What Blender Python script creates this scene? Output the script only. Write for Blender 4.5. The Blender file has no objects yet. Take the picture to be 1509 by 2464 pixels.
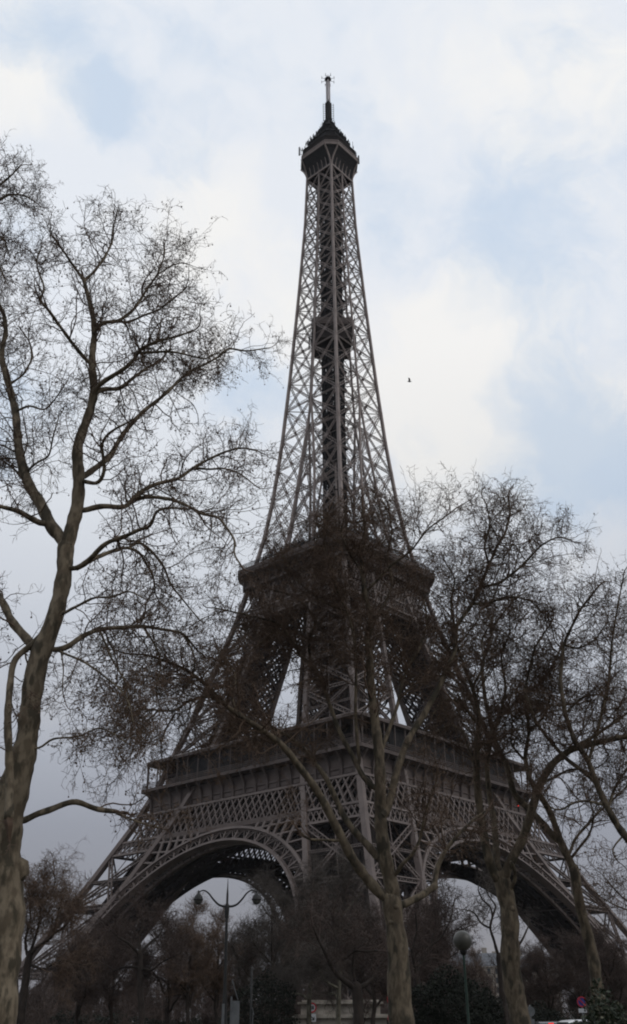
import bpy, math
import numpy as np
from mathutils import Matrix, Vector

C = bpy.context.scene.collection
RAD = math.radians
rng = np.random.default_rng(7)

# ------------------------------------------------------------------ camera
EYE = np.array([0.0, 0.0, 1.70])
PITCH, ROLL = RAD(27.522), RAD(-0.319)
FV = 2347.9                      # focal length in the 1509 x 2463 working grid
_f = np.array([0, math.cos(PITCH), math.sin(PITCH)])
_r = np.array([1.0, 0, 0]); _u = np.cross(_r, _f)
CR = _r * math.cos(ROLL) + _u * math.sin(ROLL)
CU = -_r * math.sin(ROLL) + _u * math.cos(ROLL)
camd = bpy.data.cameras.new('camera'); cam = bpy.data.objects.new('camera', camd); C.objects.link(cam)
cam.matrix_world = Matrix(((CR[0], CU[0], -_f[0], EYE[0]), (CR[1], CU[1], -_f[1], EYE[1]),
                           (CR[2], CU[2], -_f[2], EYE[2]), (0, 0, 0, 1)))
camd.sensor_fit = 'VERTICAL'; camd.sensor_height = 36.0; camd.lens = 36 * 3712.4 / 3895
camd.clip_start = 0.1; camd.clip_end = 6000
S = bpy.context.scene
S.camera = cam
S.view_settings.view_transform = 'Standard'; S.view_settings.look = 'None'
S.view_settings.exposure = 0.0; S.view_settings.gamma = 1.0
S.render.film_transparent = False
S.render.filter_size = 2.0; S.cycles.filter_width = 2.0

def ray(x, y):
    d = _f + CR * (x - 754.5) / FV - CU * (y - 1231.7) / FV
    return d / np.linalg.norm(d)

def at(x, y, Y):                 # the point on the sight line of (x, y) that lies Y metres ahead
    d = ray(x, y)
    return EYE + d * (Y / d[1])

def px_size(x, y, Y):            # metres per working pixel at that point
    p = at(x, y, Y) - EYE
    return float(p @ _f) / FV

# ------------------------------------------------------------------ sky and sun
SUN_EL, SUN_AZ = RAD(38), RAD(118)   # azimuth clockwise from the view heading (+Y)
W = bpy.data.worlds.new('World'); S.world = W; W.use_nodes = True
nt = W.node_tree; nt.nodes.clear(); N = nt.nodes; L = nt.links

def node(tree, kind, **kw):
    n = tree.nodes.new(kind)
    for k, v in kw.items():
        setattr(n, k, v)
    return n

def vmath(op, a, b=None):
    n = node(nt, 'ShaderNodeVectorMath', operation=op)
    for i, s in enumerate((a, b)):
        if s is None: continue
        if isinstance(s, (tuple, list, np.ndarray)): n.inputs[i].default_value = tuple(s)
        else: L.new(s, n.inputs[i])
    return n

def fmath(op, a, b=None, clamp=False):
    n = node(nt, 'ShaderNodeMath', operation=op, use_clamp=clamp)
    for i, s in enumerate((a, b)):
        if s is None: continue
        if isinstance(s, (int, float)): n.inputs[i].default_value = s
        else: L.new(s, n.inputs[i])
    return n.outputs[0]

tc = node(nt, 'ShaderNodeTexCoord')
D = tc.outputs['Generated']
nz = node(nt, 'ShaderNodeTexNoise'); nz.inputs['Scale'].default_value = 3.2
nz.inputs['Detail'].default_value = 7; nz.inputs['Roughness'].default_value = 0.55
L.new(D, nz.inputs['Vector'])
off = vmath('SUBTRACT', nz.outputs['Color'], (0.5, 0.5, 0.5))
offs = vmath('SCALE', off.outputs[0]); offs.inputs['Scale'].default_value = 0.22
DW = vmath('ADD', D, offs.outputs[0]).outputs[0]

def blob(x, y, rad_px, amp, soft=1.0):    # a gap or a thick part of the cloud deck, in a fixed sky direction
    d = vmath('DISTANCE', DW, ray(x, y)).outputs['Value']
    r = rad_px / FV * 0.8
    m = node(nt, 'ShaderNodeMapRange', interpolation_type='SMOOTHSTEP')
    L.new(d, m.inputs['Value'])
    m.inputs['From Min'].default_value = 0.0; m.inputs['From Max'].default_value = r * (1 + soft)
    m.inputs['To Min'].default_value = amp; m.inputs['To Max'].default_value = 0.0
    return m.outputs['Result']

gaps = [(330, 80, 190, .34), (180, 140, 110, .35), (250, 310, 80, .85), (40, 560, 120, .45), (1260, 520, 290, .36), (1430, 680, 270, .42), (1180, 620, 90, .2),
        (950, 580, 120, .55), (1320, 1020, 140, .7), (1470, 1150, 160, .6), (420, 470, 150, .35), (620, 200, 200, .35),
        (1330, 130, 110, .3), (620, 960, 150, .4), (20, 950, 200, .4), (880, 330, 130, .2)]
acc = None
for g in gaps:
    o = blob(*g)
    acc = o if acc is None else fmath('ADD', acc, o)
n2 = node(nt, 'ShaderNodeTexNoise'); n2.inputs['Scale'].default_value = 5.0
n2.inputs['Detail'].default_value = 8; n2.inputs['Roughness'].default_value = 0.6
L.new(DW, n2.inputs['Vector'])
acc = fmath('ADD', acc, fmath('MULTIPLY', fmath('SUBTRACT', n2.outputs[0], 0.5), 1.4))
n4 = node(nt, 'ShaderNodeTexNoise'); n4.inputs['Scale'].default_value = 13.0; n4.inputs['Detail'].default_value = 10; n4.inputs['Roughness'].default_value = 0.62; n4.inputs['Distortion'].default_value = 0.6
L.new(DW, n4.inputs['Vector'])
fine = fmath('MULTIPLY', fmath('SUBTRACT', n4.outputs[0], 0.5), 0.8)
acc = fmath('ADD', acc, fine)
gm = node(nt, 'ShaderNodeMapRange', interpolation_type='SMOOTHSTEP'); L.new(acc, gm.inputs['Value'])
gm.inputs['From Min'].default_value = 0.10; gm.inputs['From Max'].default_value = 0.72; gm.inputs['To Max'].default_value = 0.6
gap = gm.outputs['Result']

sep = node(nt, 'ShaderNodeSeparateXYZ'); L.new(D, sep.inputs[0])
ramp = node(nt, 'ShaderNodeValToRGB'); L.new(sep.outputs['Z'], ramp.inputs['Fac'])
stops = [(0.0, (.235, .232, .255)), (.10, (.270, .279, .313)), (.165, (.31, .328, .38)), (.26, (.44, .468, .53)),
         (.37, (.60, .635, .70)), (.46, (.71, .745, .80)), (.60, (.80, .835, .895)), (1.0, (.81, .855, .92))]
el = ramp.color_ramp.elements
while len(el) < len(stops): el.new(0.5)
for e, (p, c) in zip(el, stops):
    e.position = p; e.color = (*c, 1)
whites = [(1180, 880, 200, .45), (1330, 960, 110, .3), (60, 240, 140, .4), (930, 850, 230, .3), (1440, 250, 200, .3), (560, 640, 210, .3), (1480, 960, 90, .3), (1130, 260, 150, .2), (1120, 1120, 160, .25)]
wa = None
for g in whites:
    o = blob(*g)
    wa = o if wa is None else fmath('ADD', wa, o)
n3 = node(nt, 'ShaderNodeTexNoise'); n3.inputs['Scale'].default_value = 5.5; n3.inputs['Detail'].default_value = 9; n3.inputs['Roughness'].default_value = 0.6
L.new(DW, n3.inputs['Vector'])
wa = fmath('ADD', wa, fmath('MULTIPLY', fmath('SUBTRACT', n3.outputs[0], 0.5), 1.0))
wa = fmath('SUBTRACT', wa, fmath('MULTIPLY', fine, 0.6))
wm = node(nt, 'ShaderNodeMapRange', interpolation_type='SMOOTHSTEP'); L.new(wa, wm.inputs['Value'])
wm.inputs['From Min'].default_value = 0.0; wm.inputs['From Max'].default_value = 0.42; wm.inputs['To Max'].default_value = 0.85
wc = vmath('MULTIPLY', ramp.outputs[0], (1.17, 1.105, 1.005))     # thick sunlit cloud, creamier than the rest
clm = node(nt, 'ShaderNodeMix', data_type='RGBA'); L.new(wm.outputs['Result'], clm.inputs[0]); L.new(ramp.outputs[0], clm.inputs[6]); L.new(wc.outputs[0], clm.inputs[7])
cl = clm
thin = vmath('MULTIPLY', ramp.outputs[0], (.70, .84, .98))      # thin cloud: the blue above shows through
thinmix = node(nt, 'ShaderNodeMix', data_type='RGBA'); L.new(gap, thinmix.inputs[0]); L.new(cl.outputs[2], thinmix.inputs[6]); L.new(thin.outputs[0], thinmix.inputs[7])
sky = node(nt, 'ShaderNodeTexSky', sky_type='NISHITA', sun_disc=False)
sky.sun_elevation = SUN_EL; sky.sun_rotation = SUN_AZ; sky.dust_density = 0.6; sky.ozone_density = 2.5
bg1 = node(nt, 'ShaderNodeBackground'); L.new(thinmix.outputs[2], bg1.inputs['Color']); bg1.inputs['Strength'].default_value = 1.0
bg2 = node(nt, 'ShaderNodeBackground'); L.new(sky.outputs[0], bg2.inputs['Color']); bg2.inputs['Strength'].default_value = 0.15
mx = node(nt, 'ShaderNodeMixShader'); L.new(fmath('MULTIPLY', gap, 0.16), mx.inputs['Fac']); L.new(bg1.outputs[0], mx.inputs[1]); L.new(bg2.outputs[0], mx.inputs[2])
out = node(nt, 'ShaderNodeOutputWorld'); L.new(mx.outputs[0], out.inputs['Surface'])

sl = bpy.data.lights.new('sun', 'SUN'); sl.energy = 0.6; sl.angle = RAD(14); sl.color = (1, .95, .88)
so = bpy.data.objects.new('sun', sl); C.objects.link(so)
sd = Vector((math.sin(SUN_AZ) * math.cos(SUN_EL), math.cos(SUN_AZ) * math.cos(SUN_EL), math.sin(SUN_EL)))
so.rotation_euler = sd.to_track_quat('Z', 'Y').to_euler(); so.location = (60, -60, 120)

# ------------------------------------------------------------------ helpers
def empty(name, loc=(0, 0, 0), rz=0.0):
    o = bpy.data.objects.new(name, None); C.objects.link(o)
    o.location = loc; o.rotation_euler = (0, 0, rz); o.empty_display_size = 0.2
    return o

def tag(o, label=None, cat=None, group=None, kind=None):
    if label: o['label'] = label
    if cat: o['category'] = cat
    if group: o['group'] = group
    if kind: o['kind'] = kind
    return o

class MB:                        # collects quads, becomes ONE mesh object
    def __init__(s): s.v = []; s.f = []; s.n = 0
    def add(s, v, f):
        v = np.asarray(v, float).reshape(-1, 3); f = np.asarray(f, int).reshape(-1, 4)
        s.v.append(v); s.f.append(f + s.n); s.n += len(v)
    def bars(s, P, Q, w, h=None, up=(0, 0, 1)):          # boxes from P to Q, w across, h along up
        P = np.asarray(P, float).reshape(-1, 3); Q = np.asarray(Q, float).reshape(-1, 3)
        if not len(P): return
        n = len(P); h = w if h is None else h
        w = np.broadcast_to(np.asarray(w, float), (n,))[:, None] / 2; h = np.broadcast_to(np.asarray(h, float), (n,))[:, None] / 2
        d = Q - P; l = np.linalg.norm(d, axis=1, keepdims=True); d = d / np.maximum(l, 1e-9)
        upv = np.broadcast_to(np.asarray(up, float), (n, 3)).copy()
        bad = np.abs((d * upv).sum(1)) > .985; upv[bad] = (1, 0, 0)
        upv[bad & (np.abs(d[:, 0]) > .95)] = (0, 1, 0)
        a = np.cross(d, upv); a /= np.linalg.norm(a, axis=1, keepdims=True); b = np.cross(a, d)
        vs = [P - a * w - b * h, P + a * w - b * h, P + a * w + b * h, P - a * w + b * h,
              Q - a * w - b * h, Q + a * w - b * h, Q + a * w + b * h, Q - a * w + b * h]
        v = np.stack(vs, 1).reshape(-1, 3)
        q = np.array([(3, 2, 1, 0), (4, 5, 6, 7), (0, 1, 5, 4), (1, 2, 6, 5), (2, 3, 7, 6), (3, 0, 4, 7)])
        s.add(v, (np.arange(n)[:, None, None] * 8 + q).reshape(-1, 4))
    def bar(s, p, q, w, h=None, up=(0, 0, 1)): s.bars([p], [q], w, h, up)
    def box(s, lo, hi):
        lo = np.minimum(lo, hi).astype(float); hi2 = np.maximum(lo, np.asarray(hi, float))
        x0, y0, z0 = lo; x1, y1, z1 = hi2
        v = [(x0, y0, z0), (x1, y0, z0), (x1, y1, z0), (x0, y1, z0), (x0, y0, z1), (x1, y0, z1), (x1, y1, z1), (x0, y1, z1)]
        s.add(v, [(3, 2, 1, 0), (4, 5, 6, 7), (0, 1, 5, 4), (1, 2, 6, 5), (2, 3, 7, 6), (3, 0, 4, 7)])
    def tubes(s, pts, rad, k=3, cap=True):               # pts (N,S,3), rad (N,S)
        pts = np.asarray(pts, float); rad = np.asarray(rad, float)
        if pts.ndim == 2: pts = pts[None]; rad = rad[None]
        n, m, _ = pts.shape
        if n == 0: return
        t = np.empty_like(pts); t[:, 1:-1] = pts[:, 2:] - pts[:, :-2]; t[:, 0] = pts[:, 1] - pts[:, 0]; t[:, -1] = pts[:, -1] - pts[:, -2]
        t /= np.maximum(np.linalg.norm(t, axis=2, keepdims=True), 1e-9)
        mean = t.mean(1); ref = np.zeros((n, 3)); ref[np.arange(n), np.argmin(np.abs(mean), 1)] = 1
        a = np.cross(t, ref[:, None]); a /= np.maximum(np.linalg.norm(a, axis=2, keepdims=True), 1e-9); b = np.cross(t, a)
        ang = np.arange(k) * 2 * np.pi / k
        ring = pts[:, :, None] + rad[:, :, None, None] * (a[:, :, None] * np.cos(ang)[:, None] + b[:, :, None] * np.sin(ang)[:, None])
        v = ring.reshape(-1, 3)
        i = np.arange(n)[:, None, None] * (m * k) + np.arange(m - 1)[None, :, None] * k
        j = np.arange(k)[None, None]; j2 = (j + 1) % k
        f = np.stack([i + j, i + j2, i + k + j2, i + k + j], -1).reshape(-1, 4)
        s.add(v, f)
        if cap and k >= 4:
            for e in (0, m - 1):
                o = np.arange(n) * (m * k) + e * k
                base = s.n - n * m * k
                for q in range(1, k - 2, 2):
                    idx = (0, q, q + 1, q + 2)
                    s.f.append(np.stack([o + c for c in idx], 1) + base)
    def lathe(s, prof, c=(0, 0, 0), k=20, ax=None):      # prof: (r, z)
        prof = np.asarray(prof, float); ang = np.arange(k) * 2 * np.pi / k
        v = np.stack([prof[:, None, 0] * np.cos(ang), prof[:, None, 0] * np.sin(ang), np.repeat(prof[:, 1:2], k, 1)], -1).reshape(-1, 3)
        if ax is not None:
            q = Vector((0, 0, 1)).rotation_difference(Vector(ax)).to_matrix(); v = v @ np.array(q).T
        v = v + np.asarray(c)
        i = np.arange(len(prof) - 1)[:, None] * k; j = np.arange(k)[None]
        f = np.stack([i + j, i + (j + 1) % k, i + k + (j + 1) % k, i + k + j], -1).reshape(-1, 4)
        s.add(v, f)
    def build(s, name, mat, parent=None, smooth=False):
        v = np.concatenate(s.v); f = np.concatenate(s.f)
        me = bpy.data.meshes.new(name)
        me.vertices.add(len(v)); me.vertices.foreach_set('co', v.ravel().astype(np.float32))
        me.loops.add(len(f) * 4); me.loops.foreach_set('vertex_index', f.ravel().astype(np.int32))
        me.polygons.add(len(f)); me.polygons.foreach_set('loop_start', np.arange(0, len(f) * 4, 4, dtype=np.int32))
        me.polygons.foreach_set('use_smooth', np.full(len(f), smooth))
        me.update(calc_edges=True); me.validate()
        me.materials.append(mat)
        o = bpy.data.objects.new(name, me); C.objects.link(o)
        if parent is not None: o.parent = parent
        return o

def copy_child(o, parent, rz=None):
    c = o.copy(); C.objects.link(c); c.parent = parent
    if rz is not None: c.rotation_euler = (0, 0, rz)
    for ch in o.children:
        d = ch.copy(); C.objects.link(d); d.parent = c
    return c

def mat(name, col, rough=.75, col2=None, scale=4.0, detail=5, metal=0.0, col3=None, scale3=1.0, lo=.4, hi=.62, bump=0.0, spec=.3, coord='Object', stretch=(1, 1, 1)):
    m = bpy.data.materials.new(name); m.use_nodes = True
    t = m.node_tree; b = t.nodes['Principled BSDF']
    b.inputs['Roughness'].default_value = rough; b.inputs['Metallic'].default_value = metal
    b.inputs['Specular IOR Level'].default_value = spec
    b.inputs['Base Color'].default_value = (*col, 1)
    if col2 is not None:
        g = t.nodes.new('ShaderNodeTexCoord'); mp = t.nodes.new('ShaderNodeMapping'); mp.inputs['Scale'].default_value = stretch
        t.links.new(g.outputs[coord], mp.inputs['Vector'])
        n = t.nodes.new('ShaderNodeTexNoise'); n.inputs['Scale'].default_value = scale; n.inputs['Detail'].default_value = detail
        t.links.new(mp.outputs[0], n.inputs['Vector'])
        r = t.nodes.new('ShaderNodeValToRGB'); r.color_ramp.elements[0].position = lo; r.color_ramp.elements[1].position = hi
        r.color_ramp.elements[0].color = (*col, 1); r.color_ramp.elements[1].color = (*col2, 1)
        t.links.new(n.outputs[0], r.inputs[0]); res = r.outputs[0]
        if col3 is not None:
            n3 = t.nodes.new('ShaderNodeTexNoise'); n3.inputs['Scale'].default_value = scale3; n3.inputs['Detail'].default_value = 6
            t.links.new(mp.outputs[0], n3.inputs['Vector'])
            r3 = t.nodes.new('ShaderNodeValToRGB'); r3.color_ramp.elements[0].position = .5; r3.color_ramp.elements[1].position = .6
            t.links.new(n3.outputs[0], r3.inputs[0])
            mi = t.nodes.new('ShaderNodeMix'); mi.data_type = 'RGBA'
            t.links.new(r3.outputs[0], mi.inputs[0]); t.links.new(res, mi.inputs[6]); mi.inputs[7].default_value = (*col3, 1)
            res = mi.outputs[2]
        t.links.new(res, b.inputs['Base Color'])
        if bump:
            bp = t.nodes.new('ShaderNodeBump'); bp.inputs['Strength'].default_value = bump; bp.inputs['Distance'].default_value = .03
            t.links.new(n.outputs[0], bp.inputs['Height']); t.links.new(bp.outputs[0], b.inputs['Normal'])
    return m

M = {}
M['iron'] = mat('painted_iron', (.100, .077, .069), .6, (.132, .103, .092), .35, 4)
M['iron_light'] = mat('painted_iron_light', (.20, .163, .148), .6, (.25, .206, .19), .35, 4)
M['iron_shade_tone'] = mat('painted_iron_shade_tone', (.036, .030, .028), .8, (.050, .041, .038), .4, 4, spec=.08)  # tower iron with the shade of insides and undersides put into the colour
M['iron_deck_shade_tone'] = mat('painted_iron_deck_shade_tone', (.078, .060, .054), .65, (.105, .082, .074), .5, 4)  # tower paint with the gallery overhang's shade mixed into the colour
M['mesh_dark'] = mat('cage_mesh', (.026, .025, .026), .85, (.036, .034, .034), 1.5, 3, spec=.06)
M['mast_grey'] = mat('mast_paint', (.55, .52, .53), .5, (.46, .43, .44), .3, 3)
M['glass_dark'] = mat('dark_glazing', (.03, .034, .038), .15, spec=.5)
M['masonry'] = mat('masonry', (.30, .27, .23), .9, (.38, .35, .30), .8, 6, bump=.3)
M['bark'] = mat('plane_bark', (.105, .082, .056), .9, (.185, .15, .106), 6.5, 9, col3=(.058, .048, .033), scale3=4.5, lo=.42, hi=.58, bump=.35, stretch=(1, 1, .45))
M['bark_brown'] = mat('plane_bark_brown', (.072, .056, .039), .9, (.135, .108, .075), 6.5, 9, col3=(.040, .034, .024), scale3=4.5, lo=.42, hi=.58, bump=.35, stretch=(1, 1, .45))
M['bark_dark'] = mat('park_bark', (.022, .017, .014), .9, (.038, .029, .024), 4.0, 5, bump=.3, stretch=(1, 1, .4))
M['bark_pale'] = mat('pale_bark', (.085, .077, .058), .9, (.13, .12, .092), 4.0, 5, col3=(.045, .04, .028), scale3=2.4, bump=.3, stretch=(1, 1, .4))
M['twig'] = mat('plane_twigs', (.080, .053, .037), .9, (.125, .086, .063), 2.0, 3)
M['twig_red'] = mat('brown_twigs', (.044, .032, .027), .9, (.074, .053, .045), .6, 3)
M['twig_grey'] = mat('grey_twigs', (.05, .042, .036), .9, (.078, .066, .057), .6, 3)
M['ground'] = mat('park_ground', (.045, .045, .028), .95, (.085, .075, .05), .35, 8, bump=.3)
M['asphalt'] = mat('asphalt', (.045, .045, .047), .85, (.06, .06, .062), 3.0, 8)
M['pavement'] = mat('pavement', (.16, .155, .145), .9, (.2, .195, .18), 2.0, 6)
M['kerb'] = mat('kerbstone', (.24, .235, .225), .85, (.3, .29, .28), 3.0, 5)
M['line'] = mat('road_paint', (.72, .72, .70), .7)
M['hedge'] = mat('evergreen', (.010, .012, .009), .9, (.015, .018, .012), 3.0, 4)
M['leaf_edge'] = mat('variegated_leaf', (.016, .024, .011), .55, (.11, .105, .07), 14.0, 2, lo=.56, hi=.64)
M['post_dark'] = mat('lamp_iron', (.016, .016, .016), .6, (.022, .022, .021), 3.0, 3)
M['post_green'] = mat('green_post', (.016, .035, .026), .5, (.024, .046, .035), 3.0, 3)
M['globe'] = mat('opal_globe', (.065, .064, .056), .35, (.085, .084, .074), 3.0, 3)
M['lantern_glass'] = mat('lantern_glass', (.05, .05, .046), .3, (.065, .065, .06), 3.0, 3, spec=.5)
M['white'] = mat('sign_white', (.42, .43, .45), .5, (.37, .38, .39), 5.0, 3)
M['red'] = mat('sign_red', (.34, .022, .03), .5, (.28, .018, .025), 5.0, 3)
M['blue'] = mat('sign_blue', (.03, .035, .20), .5, (.025, .03, .16), 5.0, 3)
M['black'] = mat('sign_black', (.015, .015, .016), .5, (.022, .022, .022), 5.0, 3)
M['steel'] = mat('galvanised', (.13, .135, .14), .55, (.10, .106, .11), 4.0, 4, metal=.3)
M['stone'] = mat('pale_stone', (.30, .275, .24), .9, (.38, .345, .305), .9, 7, col3=(.22, .20, .175), scale3=.6, bump=.2)
M['facade'] = mat('facade_stone', (.24, .215, .185), .9, (.30, .27, .235), .25, 6)
M['zinc'] = mat('zinc_roof', (.13, .14, .16), .5, (.17, .18, .2), .3, 5)
M['paint_white'] = mat('car_white', (.70, .71, .72), .25, (.66, .67, .68), 2.0, 2, spec=.5)
M['paint_dark'] = mat('car_dark', (.03, .031, .035), .25, (.035, .036, .04), 2.0, 2, spec=.5)
M['rubber'] = mat('rubber', (.02, .02, .02), .85, (.028, .028, .028), 6, 3)
M['feather'] = mat('feathers', (.07, .07, .075), .8, (.14, .14, .15), 12, 3)
def emit(name, col, s):
    m = mat(name, col, .4); b = m.node_tree.nodes['Principled BSDF']
    b.inputs['Emission Color'].default_value = (*col, 1); b.inputs['Emission Strength'].default_value = s
    return m
M['lamp_red'] = emit('lit_red_lamp', (.9, .04, .03), .8)
# ------------------------------------------------------------------ the iron tower
RZ = np.array([(0, 62.5), (10, 56.5), (23, 50), (37, 42.3), (50, 35.9), (57.6, 32.8), (75, 27.2), (90, 23), (102.6, 19.6), (109, 18.2),
               (115.7, 16.9), (125, 14.9), (140, 12.9), (160, 11.05), (184, 9.45), (215, 7.7), (247, 6.13), (276, 5.4)])
LW = np.array([(0, 15.4), (57.6, 15.4), (75, 13.95), (92, 12.7), (104, 11.5), (115.7, 10.6)])
UC = np.array([(115.7, 5.8), (130.7, 4.25), (142, 3.35), (150, 2.6), (158, 1.6), (172.2, 0.0)])
def rr(z): return np.interp(z, RZ[:, 0], RZ[:, 1])
def ri(z): return rr(z) - np.interp(z, LW[:, 0], LW[:, 1])
def uc(z): return np.interp(z, UC[:, 0], UC[:, 1])
def fp(u, z, inset=0.0): return np.array([u, -(rr(z) - inset), z])
def octo(h, c, z): return [(-h + c, -h, z), (h - c, -h, z), (h, -h + c, z), (h, h - c, z), (h - c, h, z), (-h + c, h, z), (-h, h - c, z), (-h, -h + c, z)]
def loft(mb, rings):
    n = len(rings[0])
    v = np.array(rings, float).reshape(-1, 3); i = np.arange(len(rings) - 1)[:, None] * n; j = np.arange(n)[None]
    mb.add(v, np.stack([i + j, i + (j + 1) % n, i + n + (j + 1) % n, i + n + j], -1))
def ringslab(mb, h, c, hi, z0, z1):          # a floor ring: outer octagon, inner octagon
    k = min(c, hi * .4)
    loft(mb, [octo(hi, k, z0), octo(h, c, z0), octo(h, c, z1), octo(hi, k, z1), octo(hi, k, z0)])
def girder(mb, P, Q, w, nrm, edge=.2, zig=.11, pitch=1.0):
    P = np.asarray(P, float); Q = np.asarray(Q, float); d = Q - P; l = np.linalg.norm(d); d = d / l
    a = np.cross(d, nrm); a /= np.linalg.norm(a); a = a * w / 2
    mb.bars([P - a, P + a], [Q - a, Q + a], edge, edge * 1.6, nrm)
    n = max(2, int(round(l / (w * pitch)))); t = np.linspace(0, l, n + 1)[:, None]
    x = P + d * t + np.where(np.arange(n + 1)[:, None] % 2 == 0, -1, 1) * a
    mb.bars(x[:-1], x[1:], zig, zig, nrm)

TW = empty('lattice_tower', (6.31, 250.22, -6.09), RAD(48.305))
tag(TW, 'huge brown wrought iron lattice tower with three galleries and a mast', 'tower')

def column(mb, fn, zs, w0, w1):
    P = np.array([fn(z) for z in zs]); w = np.linspace(w0, w1, len(zs) - 1)
    mb.bars(P[:-1], P[1:], w, w, (0, 1, 0))

# one leg, then three copies turned about the axis
leg = MB()
cols = {'A': lambda z: (-rr(z), -rr(z), z), 'B': lambda z: (-rr(z), -ri(z), z), 'C': lambda z: (-ri(z), -rr(z), z), 'D': lambda z: (-ri(z), -ri(z), z)}
zsA = [-1, 4, 10, 17, 23, 30, 37, 43, 50, 57.6, 66, 75, 84, 93, 102.6, 109, 115.7]
for k, fn in cols.items(): column(leg, fn, zsA, 1.35, 1.0)
lower = [3, 17, 31, 43]; upper = [57.6, 66.5, 75.5, 84.5, 93.5, 102.6]
faces = [('A', 'B', (-1, 0, .45), 1), ('A', 'C', (0, -1, .45), 1), ('B', 'D', (0, 1, .2), 0), ('C', 'D', (1, 0, .2), 0)]
for a, b, nrm, outer in faces:
    nrm = np.array(nrm, float); fa, fb = cols[a], cols[b]
    for seq, w, n_sub in ((lower, 1.0, 1), (upper, .95, 1)):
        for z0, z1 in zip(seq[:-1], seq[1:]):
            p0, q0, p1, q1 = map(np.array, (fa(z0), fb(z0), fa(z1), fb(z1)))
            girder(leg, p0, q1, w, nrm, .24, .14); girder(leg, q0, p1, w, nrm, .24, .14)
            girder(leg, p0, q0, w * .9, nrm, .22, .12)
            m = (p0 + q1 + q0 + p1) / 4
            girder(leg, (p0 + p1) / 2, (q0 + q1) / 2, .5, nrm, .12, .08)
            leg.bars([(p0 + q0) / 2], [(p1 + q1) / 2], .16)
            leg.bars([m - [0, 0, .55]], [m + [0, 0, .55]], 1.1, .4, nrm)
    for z0, z1 in ((43, 46),) if outer else ():
        p0, q0, p1, q1 = map(np.array, (fa(z0), fb(z0), fa(z1), fb(z1)))
        leg.bars([p0, p1], [q0, q1], .55, .5, nrm)
        t = np.linspace(0, 1, 11)[:, None]
        lo = p0 + (q0 - p0) * t; hi = p1 + (q1 - p1) * t
        leg.bars(lo[:-1], hi[1:], .26, .2, nrm); leg.bars(lo[1:], hi[:-1], .26, .2, nrm)
g_leg = leg.build('leg', M['iron'], TW)
ib = MB()                                                    # close bracing of the two faces that look at the axis
for a, b in (('B', 'D'), ('C', 'D')):
    fa, fb = (lambda z, k=a: np.array(cols[k](z))), (lambda z, k=b: np.array(cols[k](z)))
    for z0 in np.arange(6, 50, 2.2):
        for q in np.linspace(.04, .96, 8):
            pa = fa(z0) + (fb(z0) - fa(z0)) * q; dq = .16
            for s in (-1, 1):
                q2 = np.clip(q + s * dq, 0, 1); pb = fa(z0 + 2.4) + (fb(z0 + 2.4) - fa(z0 + 2.4)) * q2; ib.bars([pa], [pb], .62, .3, (0, 0, 1))
    for z0 in np.arange(58, 108, 2.6):
        for q in np.linspace(.06, .94, 5):
            pa = fa(z0) + (fb(z0) - fa(z0)) * q
            for s in (-1, 1):
                q2 = np.clip(q + s * .2, 0, 1); pb = fa(z0 + 2.8) + (fb(z0 + 2.8) - fa(z0 + 2.8)) * q2; ib.bars([pa], [pb], .42, .25, (0, 0, 1))
for z in (18, 31, 37):                                       # inner floor frames of the leg
    A, B, Cc, Dd = (np.array(cols[k](z)) for k in 'ABCD')
    k0 = (Dd - A) * .06; ib.bars([A + k0, A + k0, B, Cc, A, B], [B + k0, Cc + k0, Dd, Dd, Dd, Cc], .5, .8)
ib.build('inner_bracing', M['iron_shade_tone'], g_leg)
lt = MB()                                                    # lift track and stair flights inside the leg
def mid(z, du, dv): return np.array([-(rr(z) + ri(z)) / 2 + du, -(rr(z) + ri(z)) / 2 + dv, z])
for seq, hw in (([2, 12, 22, 32, 42, 50, 56.5], 2.6), ([60, 70, 80, 90, 100, 109, 114], 2.1)):
    for z0, z1 in zip(seq[:-1], seq[1:]):
        for du in (-hw, -hw / 3, hw / 3, hw):
            lt.bars([mid(z0, du, -hw), mid(z0, du, hw)], [mid(z1, du, -hw), mid(z1, du, hw)], hw * .55, .35, (0, 1, 0))
            lt.bars([mid(z0, -hw, du), mid(z0, hw, du)], [mid(z1, -hw, du), mid(z1, hw, du)], .35, hw * .5, (0, 1, 0))
        for t in np.linspace(0, 1, 7)[:-1]:
            z = z0 + (z1 - z0) * t
            lt.bars([mid(z, -hw, -hw), mid(z, hw, -hw), mid(z, hw, hw), mid(z, -hw, hw)], [mid(z, hw, -hw), mid(z, hw, hw), mid(z, -hw, hw), mid(z, -hw, -hw)], .3)
        n = 6; zz = np.linspace(z0, z1, n + 1)
        st = [mid(z, (3.9 if i % 2 else -.5), 3.6) for i, z in enumerate(zz)]; lt.bars(st[:-1], st[1:], 1.0, .35)
        st = [mid(z, -3.6, (3.9 if i % 2 else -.5)) for i, z in enumerate(zz)]; lt.bars(st[:-1], st[1:], 1.0, .35)
lt.build('lift_track', M['iron_shade_tone'], g_leg)
ms = MB()
for k in 'ABCD':
    x, y, _ = cols[k](0); ms.box((x - 3, y - 3, -2), (x + 3, y + 3, 2.2)); ms.box((x - 2.3, y - 2.3, 2.2), (x + 2.3, y + 2.3, 4.0))
ms.build('masonry_base', M['masonry'], g_leg)
for k in (1, 2, 3): copy_child(g_leg, TW, k * math.pi / 2)

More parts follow.
